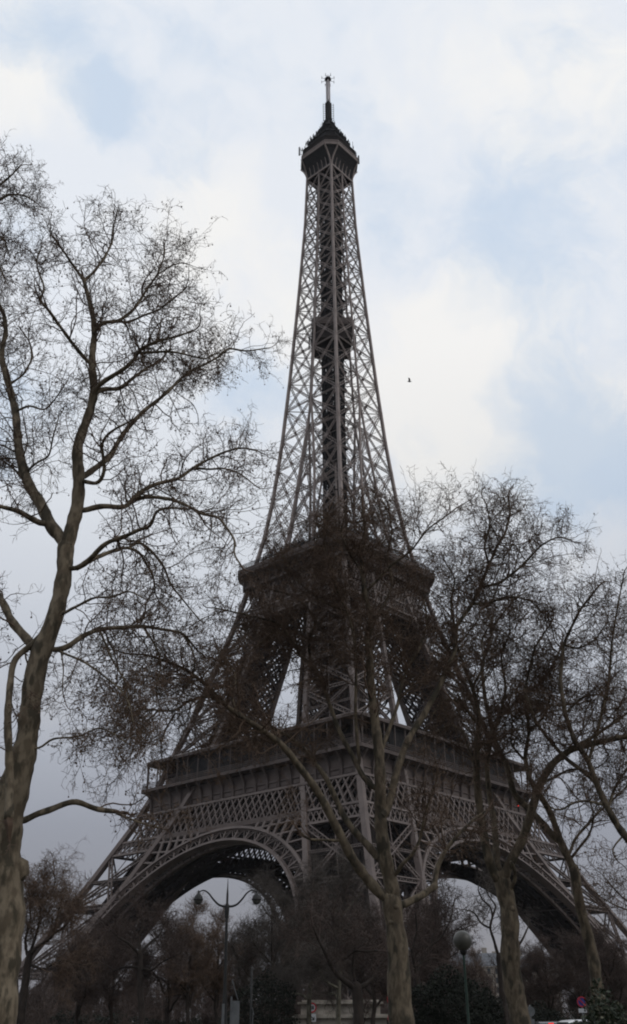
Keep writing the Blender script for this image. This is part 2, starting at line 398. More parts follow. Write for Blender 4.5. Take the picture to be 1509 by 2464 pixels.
# one arch with its spandrel arcade, then three copies
ar = MB()
Ri, Zi, Ro, Zo = 37.0, 5.2, 41.0, 3.9
ts = np.linspace(RAD(7), RAD(173), 61)
ip = np.array([fp(Ri * math.cos(t), Zi + Ri * math.sin(t), -.15) for t in ts])
op = np.array([fp(Ro * math.cos(t), Zo + Ro * math.sin(t), -.15) for t in ts])
nrm = np.array((0, -1, .5)); nrm /= np.linalg.norm(nrm)
ar.bars(ip[:-1], ip[1:], 1.5, .55, np.cross((1, 0, 0), nrm)); ar.bars(op[:-1], op[1:], 1.1, .6, np.cross((1, 0, 0), nrm))
ar.bars(ip[:-1] + (op - ip)[:-1] * .14, ip[1:] + (op - ip)[1:] * .14, .2, .25, nrm)
ar.bars(ip[:-1] + (op - ip)[:-1] * .87, ip[1:] + (op - ip)[1:] * .87, .2, .25, nrm)
ar.bars(ip[::2], op[::2], .42, .35, nrm)
ar.bars(ip[0:-2:2], (ip + (op - ip) * .9)[1:-1:2], .2, .18, nrm); ar.bars(ip[2::2], (ip + (op - ip) * .9)[1:-1:2], .2, .18, nrm)
ar.bars((ip + (op - ip) * .5)[0:-2:2], op[1:-1:2], .13, .13, nrm); ar.bars((ip + (op - ip) * .5)[2::2], op[1:-1:2], .13, .13, nrm)
sof = ip + np.array([0, 3.6, 0])                             # the soffit rib behind the ring
ar.bars(sof[:-1], sof[1:], 1.2, .5, (0, 0, 1)); ar.bars(ip[::2], sof[::2], .3, .3); ar.bars(ip[:-1:2], sof[1::2], .18, .18)
soo = op + np.array([0, 3.6, 0])
ZF = 45.3
for sgn in (-1, 1):
    us = [9.5, 11.6, 13.8, 16.1, 18.5, 21.2]
    tops = [np.array([sgn * u, ZF]) for u in us]
    bots = []
    for u in us:
        ub = u * .965; zb = Zo + math.sqrt(max(Ro ** 2 - ub ** 2, 0)); bots.append(np.array([sgn * ub, zb]))
    for (t, b) in zip(tops, bots): ar.bars([fp(*b, -.1)], [fp(*t, -.1)], .72, .4, nrm)
    for i in range(len(us) - 1):                             # round heads of the openings
        a0, a1 = tops[i], tops[i + 1]; c0 = (a0 + a1) / 2; r0 = abs(a1[0] - a0[0]) / 2
        low = max(bots[i][1], bots[i + 1][1]); cz = max(ZF - r0 - .1, low + .1)
        P = [fp(c0[0] + r0 * math.cos(q), cz + min(r0, ZF - cz) * math.sin(q), -.1) for q in np.linspace(0, math.pi, 9)]
        Q = [fp(c0[0] + r0 * math.cos(q), ZF + .2, -.1) for q in np.linspace(0, math.pi, 9)]
        v = np.array(P + Q); n = 9
        ar.add(v, [(k, k + 1, n + k + 1, n + k) for k in range(n - 1)])
    lowc = [(21.6 + .9 * k, 44.0 - 2.2 * k) for k in range(5)]  # the openings that step down the leg
    for (u, z) in lowc:
        ue = math.sqrt(max(Ro ** 2 - (z - Zo) ** 2, 0)); ar.bars([fp(sgn * ue, z, -.1)], [fp(sgn * (ri(z)), z + .5, -.1)], .4, .35, nrm)
u0 = ri(45.7)
ar.bars([fp(-u0, 45.7, -.15)], [fp(u0, 45.7, -.15)], .9, .7, (0, -1, 0))
g_ar = ar.build('arch', M['iron'], TW)
ab = MB(); mids = (sof + soo) / 2                            # the dark web of the rear rib
ab.bars(soo[:-1], soo[1:], .8, .6, (0, 0, 1)); ab.bars(sof[:-1], soo[1:], .62, .3, nrm); ab.bars(sof[1:], soo[:-1], .62, .3, nrm); ab.bars(sof, soo, .5, .3, nrm)
for dy in (7.5, 11.5):
    q0, q1 = ip + np.array([0, dy, .8]), op + np.array([0, dy, .4]); k0 = slice(14, 47)
    ab.bars(q0[k0][:-1], q0[k0][1:], 1.3, .6, (0, 0, 1)); ab.bars(q0[k0][:-1], q1[k0][1:], .8, .3, nrm); ab.bars(q0[k0][1:], q1[k0][:-1], .8, .3, nrm)
ab.build('arch_web', M['iron_shade_tone'], g_ar)
for k in (1, 2, 3): copy_child(g_ar, TW, k * math.pi / 2)

# the lattice belt below the first floor
be = MB(); U = 35.0; n = 34; us = np.linspace(-U, U, n + 1); step = us[1] - us[0]
def bp_(u, z, inset): return np.array([u, -(np.interp(z, (46, 52.4), (37.1, 35.4)) - inset), z])
for inset, wd in ((-.1, .34), (3.5, .3)):
    for s in (-1, 1):
        for u in us:
            ub = u + s * 2 * step
            if abs(ub) <= U + .01: be.bars([bp_(u, 46.1, inset)], [bp_(ub, 52.4, inset)], wd, .28, (0, -1, .25))
    be.bars([bp_(-37, 46.2, inset), bp_(-35.2, 52.3, inset)], [bp_(37, 46.2, inset), bp_(35.2, 52.3, inset)], .55, .5, (0, -1, .25))
g_be = be.build('belt_girder', M['iron'], TW)
for k in (1, 2, 3): copy_child(g_be, TW, k * math.pi / 2)

# first floor
f1 = MB()
ringslab(f1, 33.2, .6, 12.5, 55.2, 57.4)
for q in np.linspace(-30, 30, 11):                            # floor beams
    if abs(q) > 12.5:
        f1.box((q - .25, -32.6, 52.6), (q + .25, 32.6, 55.2)); f1.box((-32.6, q - .25, 52.7), (32.6, q + .25, 55.19))
    else:
        for s in (-1, 1):
            f1.box((q - .25, s * 12.6, 52.6), (q + .25, s * 32.6, 55.2)); f1.box((s * 12.6, q - .25, 52.7), (s * 32.6, q + .25, 55.19))
for d, z0, z1 in ((17.6, 46.6, 55.1), (24.5, 47.5, 55.1), (11.8, 50.5, 55.1)):   # deep trusses under the floor, all four ways
    us = np.arange(-30, 30.1, 1.9); us = us[np.abs(us) < 31]
    for s in (-1, 1):
        for zz0, zz1 in ((z0, (z0 + z1) / 2), ((z0 + z1) / 2, z1)):
            f1.bars([(u, s * d, zz0) for u in us[:-1]], [(u, s * d, zz1) for u in us[1:]], 1.15, .3); f1.bars([(u, s * d, zz0) for u in us[1:]], [(u, s * d, zz1) for u in us[:-1]], 1.15, .3)
            f1.bars([(s * d, u, zz0) for u in us[:-1]], [(s * d, u, zz1) for u in us[1:]], .3, 1.15); f1.bars([(s * d, u, zz0) for u in us[1:]], [(s * d, u, zz1) for u in us[:-1]], .3, 1.15)
        for z in (z0, (z0 + z1) / 2): f1.bars([(-30, s * d, z), (s * d, -30, z)], [(30, s * d, z), (s * d, 30, z)], .8, .9)
f1.build('first_floor', M['iron_shade_tone'], TW)
fr = MB()
loft(fr, [octo(33.0, .4, 52.3), octo(33.9, .4, 52.4), octo(33.9, .4, 53.0), octo(33.4, .4, 53.1), octo(33.4, .4, 54.4), octo(33.6, .4, 54.5), octo(33.6, .4, 54.75),
          octo(33.4, .4, 54.85), octo(33.4, .4, 57.6), octo(34.5, .6, 57.9), octo(35.5, .86, 58.0), octo(35.5, .86, 58.75), octo(35.2, .86, 58.76)])
for k in range(4):
    c, s = round(math.cos(k * math.pi / 2)), round(math.sin(k * math.pi / 2))
    rot = lambda P: np.array([(c * x - s * y, s * x + c * y, z) for x, y, z in P])
    us = np.linspace(-32.6, 32.6, 19)
    for (z0, y0, z1, y1, w, h) in ((53.1, 33.5, 56.4, 33.8, .62, .5), (56.4, 33.9, 57.9, 35.1, .5, .6), (55.2, 33.6, 57.2, 34.3, .46, .5)):
        P = rot([(u, -y0, z0) for u in us]); Q = rot([(u, -y1, z1) for u in us]); fr.bars(P, Q, w, h)
    for u0_, u1_ in zip(us[:-1], us[1:]):                     # sunk cartouche in each bay
        P = rot([((u0_ + u1_) / 2 - 1.1, -33.45, 53.8)]); Q = rot([((u0_ + u1_) / 2 + 1.1, -33.45, 53.8)]); fr.bars(P, Q, .16, .8)
g_fr = fr.build('frieze', M['iron_deck_shade_tone'], TW)
def railing(name, h, c, z0, z1, sp, parent, m, nb=3, t=.08):
    b = MB(); ring = octo(h, c, 0)
    for p, q in zip(ring, ring[1:] + ring[:1]):
        p = np.array(p); q = np.array(q); l = np.linalg.norm(q - p); kk = max(1, int(l / sp)); tt = np.linspace(0, 1, kk + 1)[:, None]
        x = p + (q - p) * tt
        b.bars(x + [0, 0, z0], x + [0, 0, z1], t)
        for z in np.linspace(z0, z1, nb + 1)[1:]: b.bars([p + [0, 0, z]], [q + [0, 0, z]], t * 1.6)
    return b.build(name, m, parent)
railing('railing', 35.3, .86, 58.75, 60.0, .55, TW, M['iron_deck_shade_tone'])
rf = MB(); ringslab(rf, 35.1, 1.5, 25.5, 64.75, 65.35); loft(rf, [octo(35.1, 1.5, 65.36), octo(34.2, 1.5, 65.9), octo(26.2, 1.5, 66.1)])
for h, sp in ((34.7, 3.85), (30.5, 3.85)):
    us = np.linspace(-h + 1.2, h - 1.2, 19)
    P = [(u, -h, 57.5) for u in us] + [(u, h, 57.5) for u in us] + [(-h, u, 57.5) for u in us] + [(h, u, 57.5) for u in us]
    rf.bars(P, [(x, y, 64.8) for x, y, _ in P], .24)
rf.build('pavilion_roof', M['iron_deck_shade_tone'], TW)
pv = MB()
for k in range(4):
    c, s = round(math.cos(k * math.pi / 2)), round(math.sin(k * math.pi / 2))
    for (u0_, u1_, d) in ((-31.2, -24.5, 30.2), (-23.0, 23.5, 33.6), (25.4, 30.0, 29.6)):
        P = [(u0_, -d, 61.1), (u1_, -d, 61.1)]
        P = [(c * x - s * y, s * x + c * y, z) for x, y, z in P]
        pv.bars([P[0]], [P[1]], .3, 7.0)
pv.build('pavilion_screen', M['mesh_dark'], TW)

# second floor
b2 = MB()
for inset in (-.1, 2.2):
    for z in (102.6, 105.7, 112.8): b2.bars([fp(-rr(z), z, inset)], [fp(rr(z), z, inset)], .5, .5, (0, -1, .3))
    us = np.linspace(-19.4, 19.4, 31)
    for s in (-1, 1):
        for i in range(31):
            j = i + s
            if 0 <= j < 31: b2.bars([fp(us[i], 102.7, inset)], [fp(us[j], 105.6, inset)], .22, .2, (0, -1, .3))
            j = i + 3 * s
            if 0 <= j < 31 and max(abs(us[i]), abs(us[j])) < 18: b2.bars([fp(us[i], 105.8, inset)], [fp(us[j], 112.6, inset)], .26, .22, (0, -1, .3))
g_b2 = b2.build('upper_belt_girder', M['iron'], TW)
for k in (1, 2, 3): copy_child(g_b2, TW, k * math.pi / 2)
f2 = MB(); ringslab(f2, 18.9, 1.4, 4.5, 113.6, 115.2)
for q in np.linspace(-16, 16, 9):
    f2.box((q - .2, -18, 111.2), (q + .2, 18, 113.6)); f2.box((-18, q - .2, 111.3), (18, q + .2, 113.59))
f2.build('second_floor', M['iron_shade_tone'], TW)
fr = MB()
loft(fr, [octo(18.2, 1.3, 112.6), octo(18.9, 1.4, 112.8), octo(18.9, 1.4, 115.2), octo(19.5, 1.7, 115.7), octo(20.8, 3, 116.3), octo(20.8, 3, 116.9), octo(20.95, 3, 116.95), octo(20.95, 3, 118.05), octo(20.6, 3, 118.1), octo(20.4, 3, 117.2), octo(4.5, 1.5, 117.1)])
for k in range(4):
    c, s = round(math.cos(k * math.pi / 2)), round(math.sin(k * math.pi / 2))
    us = np.linspace(-17.4, 17.4, 15)
    for (z0, y0, z1, y1, w, h) in ((112.9, 19.0, 115.3, 19.1, .4, .35), (115.1, 19.2, 116.3, 20.5, .34, .5)):
        P = [(c * u + s * y0, s * u - c * y0, z0) for u in us]; Q = [(c * u + s * y1, s * u - c * y1, z1) for u in us]; fr.bars(P, Q, w, h)
fr.build('second_frieze', M['iron_deck_shade_tone'], TW)
railing('railing', 20.7, 3, 118.1, 119.3, .6, TW, M['mesh_dark'])
ud = MB(); ringslab(ud, 15.6, 2, 4.5, 121.0, 121.6); loft(ud, [octo(13.2, 2, 117.2), octo(13.2, 2, 121.0)])
loft(ud, [octo(15.8, 2, 121.6), octo(15.8, 2, 122.0), octo(15.4, 2, 122.02)])
for x, y, w in ((-9, -9, 2.6), (9, -9, 2.4), (-9, 9, 2.5), (9, 9, 2.4), (-3.5, -11.5, 1.8), (-11.5, 3, 1.8), (4, -11, 1.7)): ud.box((x - w, y - w, 121.6), (x + w, y + w, 124.8))
us = np.linspace(-15.4, 15.4, 17)
ud.bars([(u, s * 17.6, 117.2) for u in us for s in (-1, 1)] + [(s * 17.6, u, 117.2) for u in us for s in (-1, 1)],
        [(u, s * 15.6, 121.4) for u in us for s in (-1, 1)] + [(s * 15.6, u, 121.4) for u in us for s in (-1, 1)], .2)
ud.build('upper_deck', M['iron_shade_tone'], TW)
railing('railing', 15.5, 2, 121.6, 123.6, .7, TW, M['mesh_dark'], 4)

# the tapering shaft, one side and three copies
sh = MB()
nodes = [118.0, 129.2, 140.9, 151.1, 161.5, 172.2, 182.1, 192.5, 201.9, 211.0, 219.5, 227.9, 235.1, 241.8, 248.8, 254.9, 261.2, 268.9]
zz = [115.7] + nodes[1:] + [271]
column(sh, lambda z: (-rr(z), -rr(z), z), zz, .86, .62)
for s in (-1, 1):
    if s > 0: column(sh, lambda z: fp(uc(z), z, .0), zz, .55, .42)
    else: column(sh, lambda z: fp(-uc(z), z, .02), nodes[:6], .55, .5)
column(sh, lambda z: (-uc(z), -uc(z), z), nodes[:6], .42, .4)
nf = np.array((0, -1, .08))
for z0, z1 in zip(nodes[:-1], nodes[1:]):
    w = np.interp(z0, (118, 270), (.85, .5)); e = np.interp(z0, (118, 270), (.15, .115))
    for s in (-1, 1):
        p0, p1, q0, q1 = fp(s * rr(z0), z0), fp(s * rr(z1), z1), fp(s * uc(z0), z0), fp(s * uc(z1), z1)
        girder(sh, p0, q1, w, nf, e, .08); girder(sh, q0, p1, w, nf, e, .08)
        m = (p0 + p1 + q0 + q1) / 4
        girder(sh, p0, q0, w * .7, nf, .1, .06)
        sh.bars([(p0 + p1) / 2], [(q0 + q1) / 2], .09)
        sh.bars([p0 - [0, 0, w * .8]], [p0 + [0, 0, w * .8]], w * 1.5, .3, nf); sh.bars([m - [0, 0, .35]], [m + [0, 0, .35]], .7, .25, nf)
        sh.bars([q0 - [0, 0, w * .7]], [q0 + [0, 0, w * .7]], w * 1.3, .25, nf)
        if uc(z0) > .3:                                      # the inner faces of the four merging legs
            a0, b0, a1, b1 = np.array((-s * rr(z0), -s * uc(z0), z0)), np.array((-s * uc(z0), -s * uc(z0), z0)), np.array((-s * rr(z1), -s * uc(z1), z1)), np.array((-s * uc(z1), -s * uc(z1), z1))
            girder(sh, a0, b1, w * .8, (0, 1, 0), .11, .06); girder(sh, b0, a1, w * .8, (0, 1, 0), .11, .06)
        elif z0 > 170:                                       # cross ties to the lift core
            sh.bars([fp(0, z0)], [(s * 2.4, -2.4, z0)], .2); sh.bars([p0], [(s * 2.4, -2.4, z0)], .2)
    if uc(z0) > .3:
        p0, p1, q0, q1 = fp(-uc(z0), z0), fp(-uc(z1), z1), fp(uc(z0), z0), fp(uc(z1), z1)
        girder(sh, p0, q0, .8, nf, .18, .1)
        if uc(z1) > .3: girder(sh, p0, q1, .7, nf, .15, .1); girder(sh, q0, p1, .7, nf, .15, .1)
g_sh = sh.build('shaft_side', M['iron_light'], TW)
for k in (1, 2, 3): copy_child(g_sh, TW, k * math.pi / 2)
lc = MB(); h = 2.35
zc = np.arange(117, 272, 3.1)
for k in range(4):
    c, s = round(math.cos(k * math.pi / 2)), round(math.sin(k * math.pi / 2))
    R2 = lambda u, y, z: (c * u - s * y, s * u + c * y, z)
    for u, w in ((-2.35, .4), (-1.4, .85), (.1, .55), (1.45, .8)):
        lc.bars([R2(u, -h, 117)], [R2(u, -h, 272)], w, .25, R2(0, 1, 0))
    lc.bars([R2(-h, -h - .1, z) for z in zc], [R2(h, -h - .1, z) for z in zc], .35, .3)
    lc.bars([R2(-h, -h + .15, z) for z in zc[:-1]], [R2(h, -h + .15, z) for z in zc[1:]], .22, .2)
    for z in nodes[:-1:1]: lc.bars([R2(-h - 1.2, -h - 1.2, z + 2)], [R2(h + 1.2, -h - 1.2, z + 2)], .25)
zs = np.arange(118, 270, .55); an = zs * .9                   # the stair winding round the core
st = np.stack([3.3 * np.cos(an) + .8, 3.3 * np.sin(an) - .3, zs], 1); lc.bars(st[:-1], st[1:], .8, .12)
lc.build('lift_core', M['mesh_dark'], TW)
ip_ = MB(); ringslab(ip_, 8.4, 7.6, 2.0, 201.3, 201.9); loft(ip_, [octo(8.4, 7.6, 201.9), octo(8.5, 7.7, 202.0), octo(8.5, 7.7, 203.8), octo(8.3, 7.5, 203.8)])
ip_.build('middle_platform', M['iron_deck_shade_tone'], TW)
iw = MB(); ringslab(iw, 7.3, 6.6, 1.0, 196.4, 197.0); loft(iw, [octo(7.3, 6.6, 197.0), octo(8.0, 7.2, 201.3)])
for k in range(4):
    c, s = round(math.cos(k * math.pi / 2)), round(math.sin(k * math.pi / 2)); R2 = lambda u, y, z: (c * u - s * y, s * u + c * y, z)
    iw.bars([R2(-5, -5.5, 196), R2(0, -5.5, 196), R2(5, -5.5, 196), R2(0, -5.5, 196)], [R2(-5, -5.5, 201), R2(-5, -5.5, 201.2), R2(5, -5.5, 201), R2(5, -5.5, 201.2)], .25)
    q = np.linspace(0, 1, 9); iw.bars([R2(-8.6 + 7.7 * f, -.9 - 7.7 * f, 203.8) for f in q], [R2(-8.6 + 7.7 * f, -.9 - 7.7 * f, 205.2) for f in q], .13)
    iw.bars([R2(-8.6, -.9, 205.2)], [R2(-.9, -8.6, 205.2)], .1)
iw.build('platform_cabin', M['iron_shade_tone'], TW)

# summit
un = MB()
prof = [(5.55, .25, 268.9), (5.7, .4, 270.4), (6.2, .9, 272.2), (7.0, 1.8, 274.0), (8.0, 2.8, 275.6), (8.6, 3.3, 276.5)]
loft(un, [octo(a, b, z) for a, b, z in prof] + [octo(3, 1, 276.55)])
un.build('summit_corbel', M['mesh_dark'], TW)
rb = MB()
for i in range(8):
    P = np.array([octo(a + .12, b, z)[i] for a, b, z in prof]); rb.bars(P[:-1], P[1:], .42, .5)
for k in range(4):
    c, s = round(math.cos(k * math.pi / 2)), round(math.sin(k * math.pi / 2)); R2 = lambda u, y, z: (c * u - s * y, s * u + c * y, z)
    for u in (-3.6, -1.8, 0, 1.8, 3.6):
        rb.bars([R2(u, -5.75, 269), R2(u, -5.95, 271.2)], [R2(u, -5.95, 271.2), R2(u, -6.5, 272.9)], .18, .35)
loft(rb, [octo(5.7, .3, 268.5), octo(5.95, .3, 268.6), octo(5.95, .3, 269.3), octo(5.7, .3, 269.4)])
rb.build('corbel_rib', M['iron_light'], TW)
sg = MB()
loft(sg, [octo(8.4, 3.2, 276.4), octo(8.74, 3.34, 276.5), octo(8.74, 3.34, 276.95), octo(8.6, 3.3, 277.0), octo(8.6, 3.3, 278.0), octo(8.78, 3.34, 278.05), octo(8.78, 3.34, 278.35), octo(8.3, 3.2, 278.4), octo(3, 1, 278.4)])
ring = [np.array(p) for p in octo(8.68, 3.32, 0)]
for p, q in zip(ring, ring[1:] + ring[:1]):
    kk = max(3, int(np.linalg.norm(q - p) / .9)); t = np.linspace(0, 1, kk + 1)[:, None]; x = p + (q - p) * t
    sg.bars(x[:-1] + [0, 0, 276.95], x[1:] + [0, 0, 278.05], .1, .1); sg.bars(x + [0, 0, 276.95], x + [0, 0, 278.05], .16, .12)
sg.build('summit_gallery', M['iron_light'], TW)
sc = MB()
loft(sc, [octo(7.9, 3.0, 278.4), octo(7.9, 3.0, 281.0), octo(8.2, 3.1, 281.2), octo(8.2, 3.1, 281.7), octo(7.0, 2.6, 282.4), octo(6.4, 2.3, 282.5), octo(6.2, 2.2, 285.8), octo(6.5, 2.3, 286.0), octo(5.2, 1.9, 288.2), octo(3.4, 1.3, 290.2), octo(3.2, 1.2, 293.2), octo(3.4, 1.3, 293.4), octo(2.3, .9, 295.6), octo(1.8, .7, 297.8), octo(1.2, .5, 298.4), octo(1.05, .4, 299.5), octo(.01, .001, 299.6)])
sc.build('summit_cabin', M['mesh_dark'], TW)
railing('railing', 8.35, 3.2, 278.4, 280.9, .5, TW, M['iron_shade_tone'], 5, .07)
rg = np.random.default_rng(5); rest = MB(); few = []
for i in range(300):                                          # the thicket of aerials and dishes on the roof
    a = rg.uniform(0, 2 * np.pi); R = rg.uniform(1.6, 8.2); z = np.interp(R, (1.6, 3.2, 5.6, 6.6, 8.2), (297, 291.5, 287.2, 285.6, 281.4)); sq = min(1 / max(abs(math.cos(a)), abs(math.sin(a))), 1.22)
    x, y = R * math.cos(a) * sq, R * math.sin(a) * sq; l = rg.uniform(.8, 2.8) * (1.25 if R < 4 else 1)
    big = i < 96; an_ = MB() if big else rest
    an_.bars([(x, y, z)], [(x, y, z + l)], rg.uniform(.08, .2))
    if rg.random() < .6: an_.bars([(x - .5, y - .4, z + l * .8)], [(x + .5, y + .4, z + l * .8)], .1)
    if big or rg.random() < .2: an_.lathe([(.02, -.06), (.35, .0), (.5, .17)], (x, y, z + l * .7), 8, (math.cos(a), math.sin(a), .1))
    if big: an_.build('aerial', M['mesh_dark'], TW)
tag(rest.build('aerial_thicket', M['mesh_dark'], TW), kind='stuff')
for sx, sy in ((-1, 1), (1, -1), (-1, -1), (1, 1)):
    a = MB(); x, y = sx * 8.55, sy * 6.6
    a.box((x - .18, y - .22, 279.6), (x + .18, y + .22, 283.6)); a.bars([(x, y, 280.2), (x, y, 282.6)], [(sx * 7.6, sy * 6.0, 280.2), (sx * 6.8, sy * 5.6, 282.0)], .14)
    a.bars([(x, y - .8 * sy, 279.8)], [(x, y - .8 * sy, 282.6)], .12)
    if sx * sy < 0: a.build('panel_aerial', M['steel'], TW)
ma = MB(); ma.box((-.85, -.85, 299), (.85, .85, 308.6)); ma.build('mast_foot', M['mesh_dark'], TW)
for dx, dy in ((1, -1), (-1, 1), (1, 1), (-1, -1)):
    me_ = MB(); me_.bars([(dx * 1.3, dy * 1.3, 299.3)], [(dx * 1.3, dy * 1.3, 308.5)], .05)
    for z in np.arange(299.6, 308.6, 1.15):
        me_.bars([(dx * .8, dy * .8, z)], [(dx * 1.35, dy * 1.35, z)], .1); me_.bars([(dx * 1.35, dy * 1.35, z - .42)], [(dx * 1.35, dy * 1.35, z + .42)], .13)
    me_.build('dipole_aerial', M['mesh_dark'], TW)
mt = MB(); h = .48
for x, y in ((-h, -h), (h, -h), (h, h), (-h, h)): mt.bars([(x, y, 308.6)], [(x, y, 321)], .2)
zz = np.arange(308.6, 321, .75)
for k in range(4):
    c, s = round(math.cos(k * math.pi / 2)), round(math.sin(k * math.pi / 2)); R2 = lambda u, y, z: (c * u - s * y, s * u + c * y, z)
    mt.bars([R2(-h, -h, z) for z in zz], [R2(h, -h, z + .75) for z in zz], .12); mt.bars([R2(-h, -h, z) for z in zz], [R2(h, -h, z) for z in zz], .12)
mt.box((-.1, -.1, 308.6), (.1, .1, 320.8))
mt.build('mast', M['mast_grey'], TW)
mr = MB(); mr.lathe([(.3, 320.4), (1.0, 320.9), (1.25, 321.3), (1.25, 321.6), (.9, 321.9), (.1, 322.0)], k=12)
for a in np.linspace(0, 2 * np.pi, 9)[:-1] + .35:
    c, s = math.cos(a), math.sin(a)
    mr.bars([(c * .9, s * .9, 321.2)], [(c * 2.5, s * 2.5, 321.2)], .1); mr.bars([(c * 2.5, s * 2.5, 320.5)], [(c * 2.5, s * 2.5, 322.0)], .12); mr.bars([(c * .6, s * .6, 322)], [(c * .6, s * .6, 323.3)], .09)
mr.bars([(0, 0, 322)], [(0, 0, 323.4)], .14)
mr.build('mast_head', M['mesh_dark'], TW)
rl = MB(); rl.lathe([(.01, -.13), (.11, -.08), (.14, 0), (.11, .08), (.01, .13)], (28.6, -33.75, 54.9), 10); rl.build('red_lamp', M['lamp_red'], TW)
# ------------------------------------------------------------------ trees
def unit(v): return v / np.maximum(np.linalg.norm(v, axis=-1, keepdims=True), 1e-9)
def resample(P, R, step, rg, wig):
    P = np.asarray(P, float); R = np.asarray(R, float)
    s = np.r_[0, np.cumsum(np.linalg.norm(np.diff(P, axis=0), axis=1))]
    n = max(5, int(s[-1] / step)); q = np.linspace(0, s[-1], n)
    X = np.stack([np.interp(q, s, P[:, i]) for i in range(3)], 1)
    for _ in range(3): X[1:-1] = .25 * X[:-2] + .5 * X[1:-1] + .25 * X[2:]
    r = np.interp(q, s, R)
    ph = rg.uniform(0, 6.28, (3, 3)); fr = rg.uniform(.6, 2.6, (3, 3))
    w = sum(np.sin(q[:, None] * fr[k] + ph[k]) * (.6 ** k) for k in range(3)) * wig
    w *= np.minimum(q / (s[-1] + 1e-6) * 5, 1)[:, None] * np.minimum(r * 4, .35)[:, None] * 2
    return X + w, r
def grow(st, d, ln, r0, steps, wig, bias, rg, tip=.35):
    n = len(st); P = np.empty((n, steps + 1, 3)); P[:, 0] = st; d = unit(d)
    for i in range(steps):
        d = unit(d + rg.normal(0, wig, (n, 3)) + np.asarray(bias))
        P[:, i + 1] = P[:, i] + d * (ln / steps)[:, None]
    R = r0[:, None] * np.linspace(1, tip, steps + 1)[None]
    return P, R
def spawn(P, R, count, tmin, ang, rg, pw=1.0, weights=None):
    n, m, _ = P.shape
    ln = np.linalg.norm(np.diff(P, axis=1), axis=2).sum(1)
    wts = ln if weights is None else ln * weights
    b = rg.choice(n, count, p=wts / wts.sum()); t = tmin + (1 - tmin) * rg.random(count) ** pw
    x = t * (m - 1); i = np.minimum(x.astype(int), m - 2); f = (x - i)[:, None]
    st = P[b, i] * (1 - f) + P[b, i + 1] * f; tg = unit(P[b, i + 1] - P[b, i])
    pr = unit(np.cross(tg, rg.normal(size=(count, 3))))
    a = np.radians(rg.uniform(ang[0], ang[1], count))[:, None]
    return st, tg * np.cos(a) + pr * np.sin(a), t, R[b, i] * (1 - f[:, 0]) + R[b, i + 1] * f[:, 0], b
def twigs(mb, limbs, rg, k, reach=1.0, rmin=.0045, droop=.06, balls=0):
    """three orders of branchlets on the limbs; limbs = list of (P, R, weight, tmin)"""
    L1s, L1d, L1t, L1r = [], [], [], []
    for P, R, wt, tmin in limbs:
        l = np.linalg.norm(np.diff(P, axis=0), axis=1).sum(); c = max(2, int(l * 4.6 * wt * k))
        st, d, t, r, _ = spawn(P[None], R[None], c, tmin, (35, 85), rg, .85)
        L1s.append(st); L1d.append(d); L1t.append(t); L1r.append(r)
    st, d, t, r = map(np.concatenate, (L1s, L1d, L1t, L1r))
    ln = rg.uniform(.55, 1.9, len(st)) * (1.15 - .5 * t) * reach
    P1, R1 = grow(st, d, ln, np.minimum(r * .45, rg.uniform(.010, .020, len(st)) * (.6 + .5 * ln)), 9, .22, (0, 0, .05), rg, .4)
    ends = [(P[-1:], P[-1:] - P[-3:-2], R[-1:]) for P, R, _, _ in limbs]          # the limb tips run on as branchlets
    es, ed, er = (np.concatenate([e[i] for e in ends]) for i in range(3))
    P1b, R1b = grow(es, ed, rg.uniform(.4, .9, len(es)) * reach, np.maximum(er, .008), 9, .22, (0, 0, .05), rg, .3)
    P1 = np.concatenate([P1, P1b]); R1 = np.concatenate([R1, R1b])
    l1 = np.linalg.norm(np.diff(P1, axis=1), axis=2).sum()
    clump = rg.gamma(2.2, 1, len(P1)) + .6
    st, d, t, r, _ = spawn(P1, R1, int(l1 * 6.4), .08, (30, 80), rg, .9, clump)
    P2, R2 = grow(st, d, rg.uniform(.2, .75, len(st)) * reach, np.maximum(np.minimum(r * .6, rg.uniform(.007, .0105, len(st))), rmin), 5, .36, (0, 0, -droop * .4), rg, .6)
    l2 = np.linalg.norm(np.diff(P2, axis=1), axis=2).sum()
    st, d, t, r, _ = spawn(P2, R2, int(l2 * 7.2), .1, (30, 85), rg)
    P3, R3 = grow(st, d, rg.uniform(.07, .28, len(st)) * reach, np.full(len(st), rmin), 3, .42, (0, 0, -droop * 1.3), rg, .7)
    mb.tubes(P1, R1, 4, False); mb.tubes(P2, R2, 3, False); mb.tubes(P3, R3, 3, False)
    if balls:
        e = np.concatenate([P3[:, -1], P2[:, -1]]); e = e[rg.choice(len(e), balls, replace=balls > len(e))]
        dr = rg.uniform(.03, .1, balls); q = e - np.stack([dr * 0, dr * 0, dr], 1); ra = rg.uniform(.017, .027, balls)
        mb.tubes(np.stack([e, q], 1), np.full((balls, 2), .003), 3, False)
        z = np.array([0, 0, 1.0])
        pts = np.stack([q + z * ra[:, None], q + z * ra[:, None] * .5, q - z * ra[:, None] * .5, q - z * ra[:, None]], 1)
        mb.tubes(pts, ra[:, None] * np.array([.25, .92, .92, .25]), 5, False)

